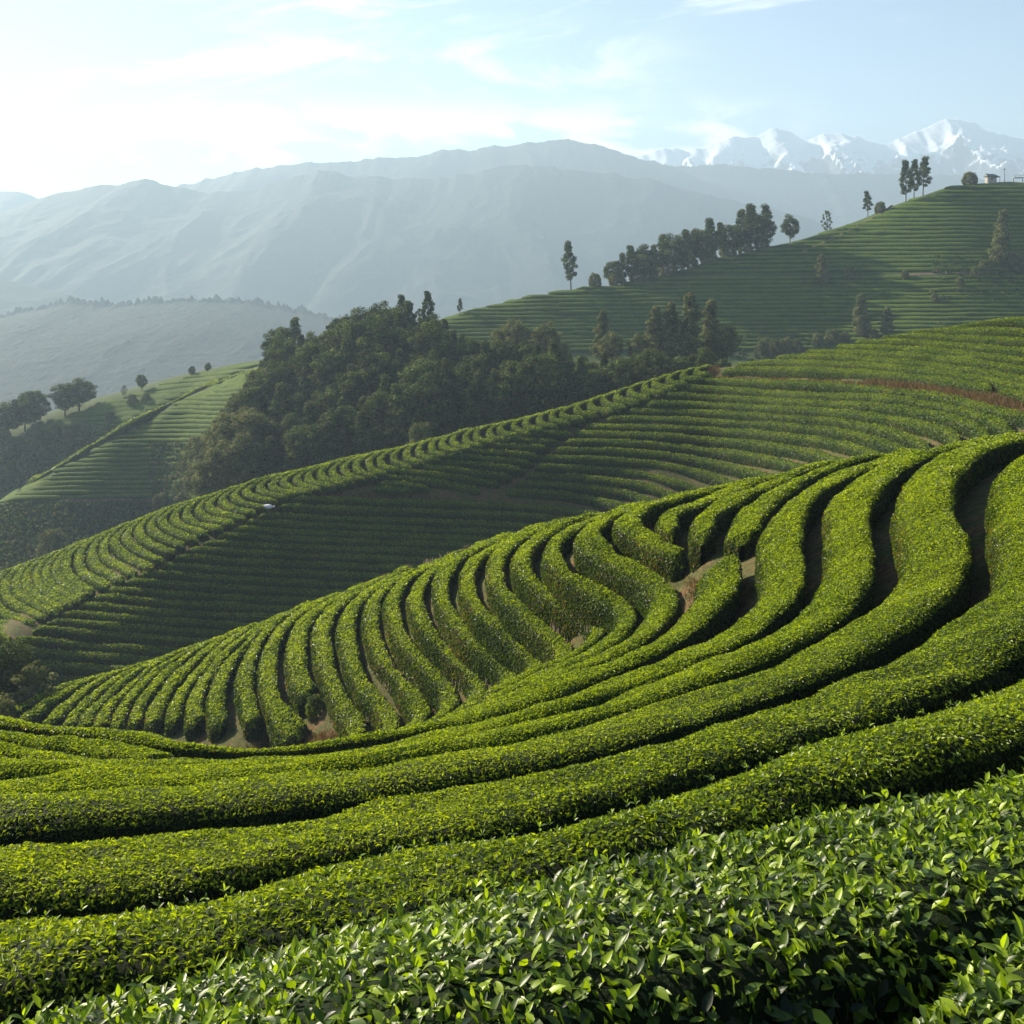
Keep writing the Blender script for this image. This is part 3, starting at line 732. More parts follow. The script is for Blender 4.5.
def middle_hill():
    # short rows that cross the crest and bend back down to the path
    K = np.array([  # crest x, crest y, knee x, knee y, elbow x, elbow y, end x, end y
        (-170, 642, -196, 664, -190, 684, -140, 716), (-40, 592, -56, 612, -50, 634, 2, 646), (0, 575, -16, 596, -10, 614, 24, 626), (23, 563, 11, 582, 15, 596, 52, 614), (86, 538, 67, 560, 68, 574, 92, 592), (130, 521, 113, 541, 118, 552, 148, 568),
        (172, 505, 156, 522, 164, 532, 190, 541), (222, 488, 206, 505, 216, 514, 242, 519), (268, 475, 255, 488, 262, 494, 284, 497), (320, 464, 309, 475, 314, 481, 335, 486), (375, 452, 366, 462, 370, 470, 385, 474),
        (420, 442, 414, 450, 417, 456, 430, 460), (450, 434, 446, 441, 449, 447, 464, 450), (500, 423, 495, 429, 498, 434, 514, 437), (550, 411, 546, 417, 550, 421, 567, 424), (597, 396, 593, 402, 598, 407, 617, 409), (640, 382, 637, 388, 641, 392, 658, 394), (682, 370, 679, 375, 683, 379, 697, 379), (705, 365, 703, 368, 706, 371, 716, 372)], float)
    xs = []
    x = -150.0
    while x < 706: xs.append(x); x += np.interp(x, [0, 200, 450, 600], [11.2, 11.8, 11.5, 13.2])
    nneg = sum(1 for x in xs if x < 0)
    for k, x in enumerate(xs):
        c = [x] + [float(np.interp(x, K[:, 0], K[:, j])) for j in range(1, 8)]
        j = rng.normal(0, 0.9, 4)
        ry = float(ridgeB(x))
        q = [(c[0] + 3 + j[0] * .4, ry + 1.2), (c[2] + (c[0] - c[2]) * .35, ry + (c[3] - ry) * .55), (c[2] + j[1], c[3]), (c[4] + j[2], c[5]), (c[4] + (c[6] - c[4]) * .5, c[5] + (c[7] - c[5]) * .55), (c[6] + j[3], c[7])]
        P = np.array(q)
        d = depthB(P[:, 0], P[:, 1])
        Wd = px_to_world(P[:, 0], P[:, 1], d)
        back = Wd[0] + np.array([[1.8, 4.0, -0.5], [1.0, 2.0, -0.05]]); back[:, 2] = np.minimum(back[:, 2], T(back[:, 0], back[:, 1]))
        C = spline(np.concatenate([back, Wd]), 0.55)
        V = hedge_surface(C, np.full(len(C), 0.86), 0.72, SEC_LO, 0.07, 1.6, k)
        g = Geo(); g.add(V.reshape(-1, 3), grid_quads(*V.shape[:2]), None, 0, True, np.tile(np.clip(SEC_LO[:, 1] - .62, 0, .4) * 1.9, len(C)))  # paler flush on top, darker sides; lit top edge partly painted
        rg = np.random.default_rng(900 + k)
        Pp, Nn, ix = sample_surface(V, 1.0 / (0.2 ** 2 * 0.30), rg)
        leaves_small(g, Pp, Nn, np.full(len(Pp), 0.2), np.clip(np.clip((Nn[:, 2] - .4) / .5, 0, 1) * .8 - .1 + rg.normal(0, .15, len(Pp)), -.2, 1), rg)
        o = link('tea_hedge', g.mesh('tea_hedge', [M_FARLEAF, M_LEAF]))
        tag(o, 'short bent tea hedge on the middle crest, %s' % ('%s seen from the left edge' % ordinal(k - nneg + 1) if k >= nneg else '%s beyond the left edge' % ordinal(nneg - k)), 'tea hedge', 'short tea hedges along the middle crest')
    gface = 'long tea hedges on the shaded middle face'
    def lower(starts, slope):
        return starts
    # rows right of the second path, top to bottom
    R = [
     [(692, 377), (720, 379), (824, 383), (883, 388), (941, 395), (1000, 409), (1024, 415), (1080, 436)],
     [(676, 385), (720, 388), (824, 394), (880, 396), (922, 401), (961, 408), (994, 420), (1006, 429), (1010, 440)],
     [(664, 393), (720, 396), (824, 402), (870, 404), (922, 411), (961, 420), (982, 431), (988, 442)],
     [(647, 401), (720, 404), (824, 410), (883, 416), (926, 424), (949, 432), (959, 441)],
     [(627, 409), (720, 412), (824, 418), (873, 426), (906, 435), (929, 446)],
     [(606, 417), (720, 420), (800, 425), (863, 435), (892, 444), (908, 452)],
     [(586, 425), (650, 426), (720, 429), (800, 436), (853, 445), (879, 455)],
     [(575, 432), (650, 434), (720, 439), (790, 447), (832, 457), (850, 464)],
     [(564, 440), (640, 442), (720, 450), (780, 460), (812, 470)],
     [(554, 448), (640, 451), (700, 459), (750, 470), (775, 479)],
     [(543, 456), (630, 460), (690, 469), (726, 480), (745, 488)],
     [(535, 465), (618, 469), (676, 481), (702, 491), (716, 498)],
     [(526, 474), (560, 475), (637, 483), (672, 494), (690, 502)],
     [(516, 482), (560, 484), (618, 490), (653, 501), (668, 508)],
     [(505, 490), (560, 493), (598, 499), (629, 508), (645, 515)]]
    for k, q in enumerate(R):
        far_hedge(q, depthB, 'middle hill tea hedge right of the steep path, %s below the brown bank' % ordinal(k + 1), gface, 0.70, 0.80, 0.55, 0.08, 1.6, True, 40 + k, 0.17)
    Mi = [[(373, 487), (395, 488), (415, 489)], [(379, 481), (400, 483), (430, 487)], [(383, 475), (440, 481), (480, 489)], [(397, 469), (440, 474), (500, 482)], [(413, 464), (460, 469), (512, 476)],
          [(428, 459), (480, 463), (524, 469)], [(446, 454), (490, 457), (534, 462)], [(462, 449), (500, 451), (540, 455)], [(480, 443), (515, 445), (549, 447)], [(505, 437), (530, 439), (560, 440)], [(532, 431), (550, 432), (572, 433)]]
    for k, q in enumerate(Mi):
        far_hedge(q, depthB, 'middle hill tea hedge between two paths, %s above the brown strip' % ordinal(k + 1), 'tea hedges between the two paths', 0.62, 0.68, 0.55, 0.08, 1.6, True, 60 + k, 0.2)
    Ls = [(290, 497), (278, 505), (258, 514), (245, 521), (232, 528), (218, 534), (203, 541), (187, 548), (174, 556), (158, 564), (139, 572), (125, 580), (106, 588), (91, 596), (77, 604), (59, 612), (48, 620), (33, 628), (12, 638), (-8, 647), (-30, 657), (-55, 668)]
    for k, (x, y) in enumerate(Ls):
        # each runs right, sinking slowly, until the near crest hides it
        q = [(x, y), (x + 25, y + 0.5)]
        xx = x + 70
        while xx < 900:
            yy = y + 1.5 + (xx - x - 30) * 0.030 + max(0, xx - 470) ** 2 * 0.00042 + (k * 0.45) * min(1, (xx - x) / 200)
            q.append((xx, yy))
            if yy > np.interp(xx, RA[:, 0], RA[:, 1]) + 12: break
            xx += 55
        far_hedge(q, depthB, 'long tea hedge on the shaded middle face, %s below the brown strip' % ordinal(k + 1), gface, 0.66, 0.78, 0.55, 0.08, 1.6, True, 80 + k, 0.17)
    U = [
     [(1120, 322), (1060, 321), (1010, 318), (975, 323), (945, 328)],
     [(1120, 333), (1060, 332), (1010, 329), (961, 329), (925, 330), (905, 333)],
     [(1120, 343), (1060, 341), (1010, 338), (950, 336), (910, 334), (880, 337)],
     [(1120, 353), (1060, 351), (1010, 348), (941, 343), (892, 340), (855, 340)],
     [(1120, 363), (1060, 361), (1010, 357), (941, 350), (883, 346), (835, 345)],
     [(1120, 374), (1060, 371), (1010, 366), (941, 357), (866, 352), (805, 350)],
     [(1120, 386), (1060, 382), (1010, 375), (950, 366), (883, 359), (824, 355), (775, 356)],
     [(1060, 391), (1024, 386), (980, 377), (925, 369), (870, 364), (824, 362), (765, 361), (735, 364)],
     [(992, 386), (933, 378), (883, 373), (824, 369), (760, 368), (722, 369)],
     [(1100, 408), (1050, 399), (1000, 389)]]
    for k, q in enumerate(U):
        far_hedge(q, depthB, 'tea hedge above the brown bank at the right, %s down from the hilltop' % ordinal(k + 1), 'tea hedges above the brown bank', 0.78, 0.95, 0.5, 0.07, 1.6, True, 120 + k, 0.14)
middle_hill()

def zdepth_T(d_lo):
    pass
def far_hills():
    # right far hill: rows along the contour
    k = 0
    y = 186.0
    rows = []
    while y < 347:
        # row j: slightly bowed line; starts where it meets the crest
        def yy(x): return y + 0.000035 * (x - 900) ** 2 * (1 if y < 270 else 0.3) - (x - 900) * 0.004
        xs = np.arange(360, 1200, 9.0)
        ok = [x for x in xs if yy(x) > ridgeC(x) + 1.5]
        gap = 268 < y < 275
        if len(ok) > 3 and not gap:
            x0 = ok[0]
            rows.append([(x, yy(x)) for x in ok if x >= x0])
        y += 4.1
    for k, q in enumerate(rows):
        far_hedge(q, depthC, 'thin tea hedge on the far right hill, %s row from its summit' % ordinal(k + 1), 'tea hedges on the far right hill', 1.45, 0.9, 2.0, 0.16, 0.6, True, 200 + k, 0.0, 0.0, 4.1)
    rows = []
    y = 371.0
    while y < 498:
        xs = np.arange(-80, 300, 12.0)
        q = [(x, y + (x - 100) * -0.02) for x in xs if y + (x - 100) * -0.02 > ridgeD1(x) + 1.5]
        if len(q) > 3: rows.append(q)
        y += 4.6
    for k, q in enumerate(rows):
        far_hedge(q, depthD1, 'tea hedge on the dark left hill under the bright rim, %s row from its top' % ordinal(k + 1), 'tea hedges on the dark left hill', 0.95, 0.9, 1.8, 0.14, 0.7, True, 260 + k, 0.0, 0.0, 4.6)
    rows = []
    y = 361.0
    def dD2(px, py): return 280 - 0.9 * (py - ridgeD2(px))
    while y < 450:
        q = [(x, y + (x - 100) * -0.10) for x in np.arange(-80, 330, 12.0) if ridgeD2(x) + 1.5 < y + (x - 100) * -0.10 < ridgeD1(x) + 4 and y + (x - 100) * -0.10 < ridgeD2(x) + 34]
        if len(q) > 3: rows.append(q)
        y += 4.6
    for k, q in enumerate(rows):
        far_hedge(q, dD2, 'tea hedge on the hazy slope behind the bright rim, %s row from its top' % ordinal(k + 1), 'tea hedges on the hazy left slope', 2.8, 0.95, 2.0, 0.14, 0.7, True, 300 + k, 0.0, 0.0, 4.6)
    # bright rim: bushy hedge running along the ridge
    q = [(x, ridgeD1(x) + 1.2) for x in np.arange(8, 275, 10.0)]
    far_hedge(q, depthD1, 'bright tufted tea hedge running along the rim of the dark left hill', None, 2.0, 1.2, 1.0, 0.4, 0.5, True, 400, 0.4)
far_hills()

# ------------------------------------------------------------------ distant ranges
def rock_mat(name, c1, c2, scale, snow=False):
    m, t = mat(name); L = t.links.new
    out = N(t, 'ShaderNodeOutputMaterial'); b = N(t, 'ShaderNodeBsdfPrincipled'); b.inputs['Roughness'].default_value = 0.9; b.inputs['Specular IOR Level'].default_value = 0.1
    tc = N(t, 'ShaderNodeTexCoord'); nz = N(t, 'ShaderNodeTexNoise'); L(tc.outputs['Object'], nz.inputs['Vector']); nz.inputs['Scale'].default_value = scale; nz.inputs['Detail'].default_value = 10; nz.inputs['Roughness'].default_value = 0.65
    r = N(t, 'ShaderNodeValToRGB'); L(nz.outputs[0], r.inputs[0]); r.color_ramp.elements[0].position = 0.35; r.color_ramp.elements[0].color = (*c1, 1); r.color_ramp.elements[1].position = 0.65; r.color_ramp.elements[1].color = (*c2, 1)
    src = r.outputs[0]
    if snow:
        g = N(t, 'ShaderNodeNewGeometry'); sp = N(t, 'ShaderNodeSeparateXYZ'); L(g.outputs['Normal'], sp.inputs[0])
        pz = N(t, 'ShaderNodeSeparateXYZ'); L(tc.outputs['Object'], pz.inputs[0])
        v = math_node(t, 'ADD', sp.outputs[2], math_node(t, 'MULTIPLY_ADD', nz.outputs[0], 1.1, -0.55))
        v = math_node(t, 'ADD', v, math_node(t, 'MULTIPLY_ADD', pz.outputs[2], 0.0022, -0.62))
        mr = N(t, 'ShaderNodeMapRange', interpolation_type='SMOOTHSTEP'); L(v, mr.inputs[0]); mr.inputs[1].default_value = 0.57; mr.inputs[2].default_value = 0.78
        mx = N(t, 'ShaderNodeMix', data_type='RGBA'); L(mr.outputs[0], mx.inputs['Factor']); L(src, mx.inputs['A']); mx.inputs['B'].default_value = (0.74, 0.77, 0.82, 1)
        src = mx.outputs['Result']
    L(src, b.inputs['Base Color'])
    bp = N(t, 'ShaderNodeBump'); bp.inputs['Distance'].default_value = 6.0; L(nz.outputs[0], bp.inputs['Height']); L(bp.outputs[0], b.inputs['Normal'])
    L(b.outputs[0], out.inputs[0])
    return m
M_FORESTED = rock_mat('forested_slope', (0.010, 0.020, 0.018), (0.027, 0.040, 0.032), 0.02)
M_WOODED = rock_mat('wooded_hill', (0.006, 0.014, 0.012), (0.018, 0.030, 0.022), 0.08)
M_SNOW = rock_mat('snow_and_rock', (0.05, 0.055, 0.07), (0.13, 0.13, 0.15), 0.012, True)
def mountain(name, label, pts_, D, Wf, m, amp, nsc, seed, crest=0.02, base=-137.0, cols=420, rows=120, sharp=0.9, fuzz=0.0, ep=0.8):
    P = np.array(pts_, float)
    px = np.linspace(P[0, 0], P[-1, 0], cols); py = np.interp(px, P[:, 0], P[:, 1])
    ker = np.hanning(7); ker /= ker.sum(); py = np.convolve(np.pad(py, 3, mode='edge'), ker, 'valid')
    zc = (CY - py) / F * D
    x = (px - CX) / F * D
    jag = (fbm(np.stack([x * nsc * 5, x * 0], -1), 5, seed + 3, 0.6)) * crest * 2.4 * (zc - base)
    t = np.concatenate([np.linspace(0, 1, rows), np.linspace(1, 2, rows // 4)[1:]])
    Tm, Xm = np.meshgrid(t, x, indexing='ij')
    prof = np.where(Tm <= 1, np.clip(Tm, 0, 1) ** sharp, 1 - (Tm - 1) * 0.8)
    Y = D - Wf * (1 - Tm)
    Hm = (zc - base)[None] * prof
    q = np.stack([Xm * nsc, Y * nsc * 0.55], -1)
    warp = fbm(q * 0.7, 3, seed + 20)[..., None] * 0.6
    nz = ridged(q + warp, 6, seed)
    env = np.clip(np.where(Tm <= 1, np.sin(np.clip(Tm, 0, 1) * math.pi) ** ep, 0.2 if ep < 1 else 0.0), 0, 1)
    Z = base + Hm + (nz - 0.25) * amp * env * (zc - base)[None]
    Z = Z + jag[None] * np.exp(-((Tm - 1) / 0.13) ** 2)
    if fuzz: Z = Z + fuzz * np.abs(fbm(np.stack([Xm * 0.16, Y * 0.12], -1), 3, seed + 6)) * np.where(Tm > 1.02, 0, 1) * (0.4 + 4.6 * np.exp(-((Tm - 1) / 0.02) ** 2))
    V = np.stack([Xm, Y, Z], -1)
    o = link(name, mesh_from(name, V.reshape(-1, 3), grid_quads(*Xm.shape), None, [m]))
    return tag(o, label, kind='structure')
mountain('snow_mountain', 'jagged snow covered range with its highest peak at the right', [(380, 190), (560, 172), (640, 156), (664, 148), (690, 151), (715, 143), (738, 136), (752, 137), (776, 128), (790, 133), (808, 141), (822, 134), (845, 134), (862, 140), (885, 144), (905, 135), (925, 128), (945, 121), (958, 118), (972, 122), (988, 131), (1004, 136), (1024, 139), (1080, 150), (1180, 146), (1350, 160), (1600, 180)], 3650, 700, M_SNOW, 0.30, 0.0060, 31, 0.009, cols=700, rows=190, sharp=0.85, ep=1.4)
mountain('mountain_range', 'low blue ridge in front of the snowy range', [(480, 200), (600, 178), (680, 166), (730, 165), (780, 170), (820, 172), (870, 174), (940, 176), (1024, 180), (1200, 186), (1600, 190)], 3000, 500, M_FORESTED, 0.22, 0.004, 41, 0.012)
mountain('mountain_range', 'highest hazy forested ridge with its summit in the middle', [(-600, 240), (60, 215), (140, 195), (185, 185), (215, 178), (245, 170), (270, 166), (300, 163), (350, 161), (400, 158), (440, 152), (470, 150), (490, 146), (510, 147), (530, 142), (552, 138), (575, 140), (605, 148), (635, 157), (670, 166), (705, 180), (740, 190), (800, 206), (860, 222), (960, 245), (1200, 262)], 2750, 700, M_FORESTED, 0.10, 0.0050, 51, 0.013, cols=700, rows=180)
mountain('mountain_range', 'pale ridge end at the far left', [(-700, 190), (-200, 186), (-40, 189), (0, 191), (20, 192), (38, 199), (80, 225), (160, 250), (260, 262)], 2900, 500, M_FORESTED, 0.2, 0.004, 57, 0.01)
mountain('mountain_range', 'broad hazy forested ridge stretching across the left half', [(-800, 260), (-300, 240), (-60, 222), (0, 214), (35, 200), (60, 193), (90, 187), (115, 184), (150, 180), (180, 187), (205, 192), (240, 192), (270, 184), (300, 174), (322, 170), (350, 176), (380, 175), (410, 180), (440, 178), (480, 172), (520, 163), (560, 168), (600, 172), (650, 180), (700, 192), (760, 205), (840, 228), (920, 250), (1100, 275), (1300, 290)], 2300, 620, M_FORESTED, 0.10, 0.0050, 61, 0.013, cols=900, rows=240)
mountain('far_hill', 'dim wooded hill low in the haze at the left', [(-700, 330), (-300, 322), (-60, 320), (0, 319), (40, 309), (75, 303), (110, 306), (150, 303), (200, 301), (250, 303), (300, 312), (360, 325), (450, 345), (560, 365), (700, 380)], 1200, 500, M_WOODED, 0.07, 0.010, 71, 0.01, cols=1100, rows=240, sharp=0.7, fuzz=3.0)
mountain('far_hill', 'faint lower slope sinking into the haze at the far left', [(-700, 255), (-200, 268), (0, 279), (60, 292), (140, 315), (240, 345), (400, 380)], 1600, 500, M_FORESTED, 0.12, 0.01, 81, 0.01, cols=200, rows=60)

# ------------------------------------------------------------------ trees
def tube(g, p0, p1, r0, r1, n=6, mat_=0):
    p0, p1 = np.asarray(p0, float), np.asarray(p1, float)
    a = unit(p1 - p0); e1 = unit(np.cross(a, np.array([0.3, 1, 0.1]))); e2 = np.cross(a, e1)
    th = np.linspace(0, 2 * math.pi, n, endpoint=False)
    ring = np.cos(th)[:, None] * e1 + np.sin(th)[:, None] * e2
    V = np.concatenate([p0 + ring * r0, p1 + ring * r1]); i = np.arange(n); j = (i + 1) % n
    g.add(V, np.stack([i, j, j + n, i + n], -1), None, mat_, True, 0)
def clump(g, c, r, n, size, rg, young=0.0, flat=0.8):
    d = unit(rg.normal(size=(n, 3))); rad = rg.random(n) ** 0.33; young = young + rg.uniform(-.25, .65)
    P = c + d * (rad[:, None] * np.asarray(r))
    nn = unit(d * 1.1 + np.array([0, 0, 0.4]) + rg.normal(size=(n, 3)) * 0.42)
    e = unit(np.cross(nn, rg.normal(size=(n, 3)))); f = np.cross(nn, e)
    L = size * rg.uniform(0.6, 1.3, n)[:, None]
    V = np.stack([P - e * L * .6, P - f * L * .38 + nn * L * .1, P + e * L * .6, P + f * L * .38 + nn * L * .1], 1).reshape(-1, 3)
    i = np.arange(n)[:, None] * 4
    g.add(V, i + np.array([[0, 1, 2, 3]]), None, 0, False, np.clip(young + rg.normal(0, .15, n).repeat(4), -.25, 1))
def tree_meshes(kind, seed):
    """a ten metre tree: trunk with limbs, crown of leaf sprays"""
    rg = np.random.default_rng(seed); tk = Geo(); cr = Geo(); H = 10.0
    sway = rg.normal(0, .18, 2); sz = 0.30
    def axis(z): return np.array([sway[0] * (z / H) ** 1.5 * 2, sway[1] * (z / H) ** 1.5 * 2, z])
    R = {'pine': 0.17, 'conifer': 0.16, 'broad': 0.2, 'bush': 0.12, 'airy': 0.13}[kind]
    zs = np.linspace(-0.4, {'pine': 9.3, 'conifer': 9.6, 'broad': 8, 'bush': 5, 'airy': 8.6}[kind], 7)
    for a, b in zip(zs[:-1], zs[1:]): tube(tk, axis(max(a, 0)) + [0, 0, min(a, 0)], axis(b), R * (1 - max(a, 0) / 11), R * (1 - b / 11))
    if kind == 'pine':
        n = 24
        for k in range(n):
            z = 2.6 + 7.2 * (k / (n - 1)) ** 0.9; f = (z - 2.6) / 7.2
            rr = (0.25 + 1.35 * math.sin(min(1, f * .9 + .22) * math.pi) ** 0.8) * rg.uniform(.5, 1.15)
            an = k * 2.4 + rg.normal(0, .4); c = axis(z) + np.array([math.cos(an) * rr * .8, math.sin(an) * rr * .8, 0.15])
            tube(tk, axis(z - .5), c, .05, .02, 4); clump(cr, c, np.array([.72, .72, .62]) * rg.uniform(.7, 1.2), 140, sz, rg)
    elif kind == 'conifer':
        n = 34
        for k in range(n):
            f = k / (n - 1); z = 1.3 + 8.5 * f; rr = (0.25 + 1.9 * (1 - f) ** 0.75 * min(1, f * 5 + .35)) * rg.uniform(.6, 1.1)
            an = k * 2.4 + rg.normal(0, .4); c = axis(z) + np.array([math.cos(an) * rr * .72, math.sin(an) * rr * .72, -.1])
            tube(tk, axis(z), c, .04, .015, 4); clump(cr, c, np.array([.85, .85, .7]) * (0.55 + .6 * (1 - f)) * rg.uniform(.8, 1.2), 150, sz, rg)
    elif kind == 'broad':
        n = 40
        for k in range(n):
            f = (k + .5) / n; th = math.acos(1 - 2 * f); an = k * 2.4
            rad = rg.uniform(.62, 1.08)
            c = axis(5.4) + np.array([math.cos(an) * math.sin(th) * 2.7 * rad, math.sin(an) * math.sin(th) * 2.7 * rad, math.cos(th) * 3.7 * rad])
            if k % 3 == 0: tube(tk, axis(2.5 + 2.5 * f), c, .07, .02, 4)
            clump(cr, c, np.array([1.05, 1.05, .85]) * rg.uniform(.65, 1.15), 170, sz, rg)
    elif kind == 'bush':
        n = 34
        for k in range(n):
            f = (k + .5) / n; th = math.acos(1 - 1.7 * f); an = k * 2.4; rad = rg.uniform(.8, 1.03)
            c = np.array([math.cos(an) * math.sin(th) * 4.6 * rad, math.sin(an) * math.sin(th) * 4.6 * rad, 3.4 + math.cos(th) * 5.6 * rad])
            if k % 3 == 0: tube(tk, axis(.5), c, .1, .03, 4)
            clump(cr, c, np.array([1.6, 1.6, 1.4]) * rg.uniform(.8, 1.1), 170, 0.55, rg)
    else:
        n = 24
        for k in range(n):
            f = k / (n - 1); an = k * 2.4; z = 1.5 + 8 * f; rr = 2.9 * math.sin(min(1, .25 + f * .7) * math.pi) ** .7 * rg.uniform(.45, 1.1)
            c = axis(z) + np.array([math.cos(an) * rr, math.sin(an) * rr, 0])
            tube(tk, axis(z * .45), c, .07, .02, 4); clump(cr, c, np.array([.8, .8, .6]) * rg.uniform(.6, 1.2), 55, 0.42, rg)
    return tk, cr
def proto(kind, seed, leaf):
    tk, cr = tree_meshes(kind, seed)
    return tk.mesh('trunk', [M_BARK]), cr.mesh('crown', [leaf])
PROTO = {}
for kd, nvar, leaf in (('pine', 4, M_TREE), ('conifer', 4, M_TREE), ('broad', 4, M_TREE), ('bush', 2, M_PALE), ('airy', 3, M_PALE), ('thin', 2, M_TREE)):
    PROTO[kd] = [proto('airy' if kd == 'thin' else kd, 1000 + 17 * i + len(kd), leaf) for i in range(nvar)]
PROTO['palebroad'] = [(a, b.copy()) for a, b in PROTO['broad']]
for a, b in PROTO['palebroad']: b.materials.clear(); b.materials.append(M_PALE)
PROTO['green'] = [(a, b.copy()) for a, b in PROTO['bush']]
for a, b in PROTO['green']: b.materials.clear(); b.materials.append(M_LEAF)
PROTO['paleconifer'] = [(a, b.copy()) for a, b in PROTO['conifer']]
for a, b in PROTO['paleconifer']: b.materials.clear(); b.materials.append(M_PALE)
tcount = [0]
def place_tree(px, py, hpx, kind, dlo, dhi, label, group=None, name=None, wide=1.0, dist=None):
    d = dist or float(hit(px, py, dlo, dhi)[0])
    if not np.isfinite(d): 
        for off in (2, 4, 7, 11, 16, 24):
            d = float(hit(px, py + off, dlo, dhi)[0])
            if np.isfinite(d): break
        else: return None
    x = (px - CX) / F * d; z = ground_z(x, d) if dist is None else -(py - CY) / F * d
    top = -(py - hpx - CY) / F * d
    h = max(0.6, top - float(z))
    tcount[0] += 1
    nm = name or ('bush' if kind == 'bush' else 'conifer_tree' if 'conifer' in kind else 'pine_tree' if kind == 'pine' else 'tree')
    r = empty(nm, (x, d, float(z)), random.uniform(0, 6.28)); s = h / 10.0
    r.scale = (s * wide, s * wide, s)
    tk, cr = PROTO[kind][tcount[0] % len(PROTO[kind])]
    link('trunk', tk, r); link('crown', cr, r)
    tag(r, label, {'bush': 'bush'}.get(kind, 'tree'), group)
    return r
def trees():
    C = (190, 330)
    one = lambda *a, **k: place_tree(*a, **k)
    one(571, 286, 43, 'pine', *C, 'tall lone tree standing on the bare crest left of the row of pines', wide=1.0)
    one(595, 283, 11, 'bush', *C, 'small dark bush on the crest just right of the lone tree', wide=0.8)
    G = 'pines along the far right crest'
    row = [(612, 279, 20), (622, 278, 24), (632, 277, 30), (643, 275, 32), (652, 274, 28), (663, 272, 36), (674, 270, 38), (684, 267, 36), (693, 264, 34), (703, 262, 36), (713, 260, 40), (723, 257, 33), (733, 254, 32), (741, 251, 40), (750, 248, 42), (758, 247, 36), (768, 244, 38)]
    for i, (x, y, h) in enumerate(row):
        one(x, y, h, 'pine' if i % 3 else 'broad', *C, 'dark tree in the row on the far right crest, %s from its left end' % ordinal(i + 1), group=G, wide=1.3)
    for i, (x, y, h) in enumerate([(617, 279, 9), (637, 277, 10), (650, 275, 12), (668, 271, 13), (688, 266, 14), (708, 260, 14), (728, 255, 13), (745, 250, 12), (762, 246, 11)]):
        one(x, y, h, 'bush', *C, 'low dark undergrowth bush among the crest trees, %s from the left' % ordinal(i + 1), group='undergrowth under the crest trees', wide=1.1)
    one(790, 238, 25, 'broad', *C, 'round dark tree standing apart at the right end of the row on the crest', wide=1.0)
    one(827, 228, 18, 'thin', *C, 'thin faint sapling alone on the crest between the row and the hilltop trees', wide=.8)
    one(868, 214, 22, 'pine', *C, 'small upright tree on the crest left of the three tall hilltop trees', wide=1.2)
    one(880, 211, 10, 'bush', *C, 'low dark bush beside the small upright tree on the crest', wide=.9)
    one(906, 201, 39, 'pine', *C, 'left tree of three tall pines near the hilltop, with one low side branch', wide=1.0)
    one(914, 197, 36, 'pine', *C, 'middle tree of three tall pines near the hilltop', wide=.9)
    one(923, 193, 35, 'pine', *C, 'right tree of three tall pines near the hilltop', wide=1.15)
    one(1000, 264, 54, 'paleconifer', *C, 'tall pale conifer on the face of the far hill at the right edge', wide=1.05)
    for i, (x, y, h) in enumerate([(984, 268, 9), (1012, 266, 14), (1020, 270, 12)]):
        one(x, y, h, 'bush', *C, ['low bush left of the tall pale conifer', 'pale bush right of the tall pale conifer', 'bush cut by the right edge of the picture below the hilltop'][i], wide=.9)
    one(822, 284, 30, 'paleconifer', *C, 'pale bushy tree by the brown path in the middle of the far right hill', wide=1.4)
    one(850, 280, 15, 'palebroad', *C, 'small pale tree just right of the bushy one by the brown path', wide=1.0)
    one(862, 335, 41, 'paleconifer', *C, 'large pale conical tree low on the far hill above the near tea rows', wide=1.25)
    one(887, 333, 26, 'paleconifer', *C, 'smaller pale conical tree right of the large conical one', wide=1.25)
    G = 'scrub at the foot of the far right hill'
    for i, (x, y, h) in enumerate([(763, 352, 14), (775, 350, 12), (786, 351, 15), (797, 349, 12), (818, 345, 13), (832, 343, 16), (845, 341, 10), (874, 337, 9), (905, 276, 7), (935, 300, 8), (960, 285, 9), (975, 275, 9)]):
        one(x, y, h, 'bush', *C, 'low scrub bush on the far right hill, %s counted from the left' % ordinal(i + 1), group=G, wide=.75)
    G = 'pale trees rising out of the dark wood'
    for i, (x, y, h, k) in enumerate([(500, 356, 30, 'palebroad'), (516, 358, 41, 'palebroad'), (546, 358, 38, 'palebroad'), (560, 362, 22, 'palebroad'), (602, 358, 48, 'paleconifer'), (612, 362, 32, 'palebroad'), (638, 362, 30, 'palebroad'), (654, 360, 54, 'paleconifer'), (671, 360, 58, 'paleconifer'), (690, 360, 68, 'paleconifer'), (712, 360, 60, 'paleconifer'), (722, 362, 40, 'palebroad')]):
        one(x, y, h, k, 150, 215, 'pale sunlit tree above the dark wood, %s from the left' % ordinal(i + 1), group=G, wide=1.15)
    # the wood itself
    OX = np.array([(200, 440), (215, 425), (228, 400), (245, 385), (262, 360), (272, 330), (285, 320), (300, 313), (330, 305), (352, 302), (375, 298), (392, 304), (408, 301), (425, 306), (440, 322), (455, 332), (480, 338), (505, 342), (540, 345), (580, 352), (620, 356), (660, 352), (720, 352), (745, 372)], float)
    n = 0
    rg = np.random.default_rng(5)
    py = 352.0
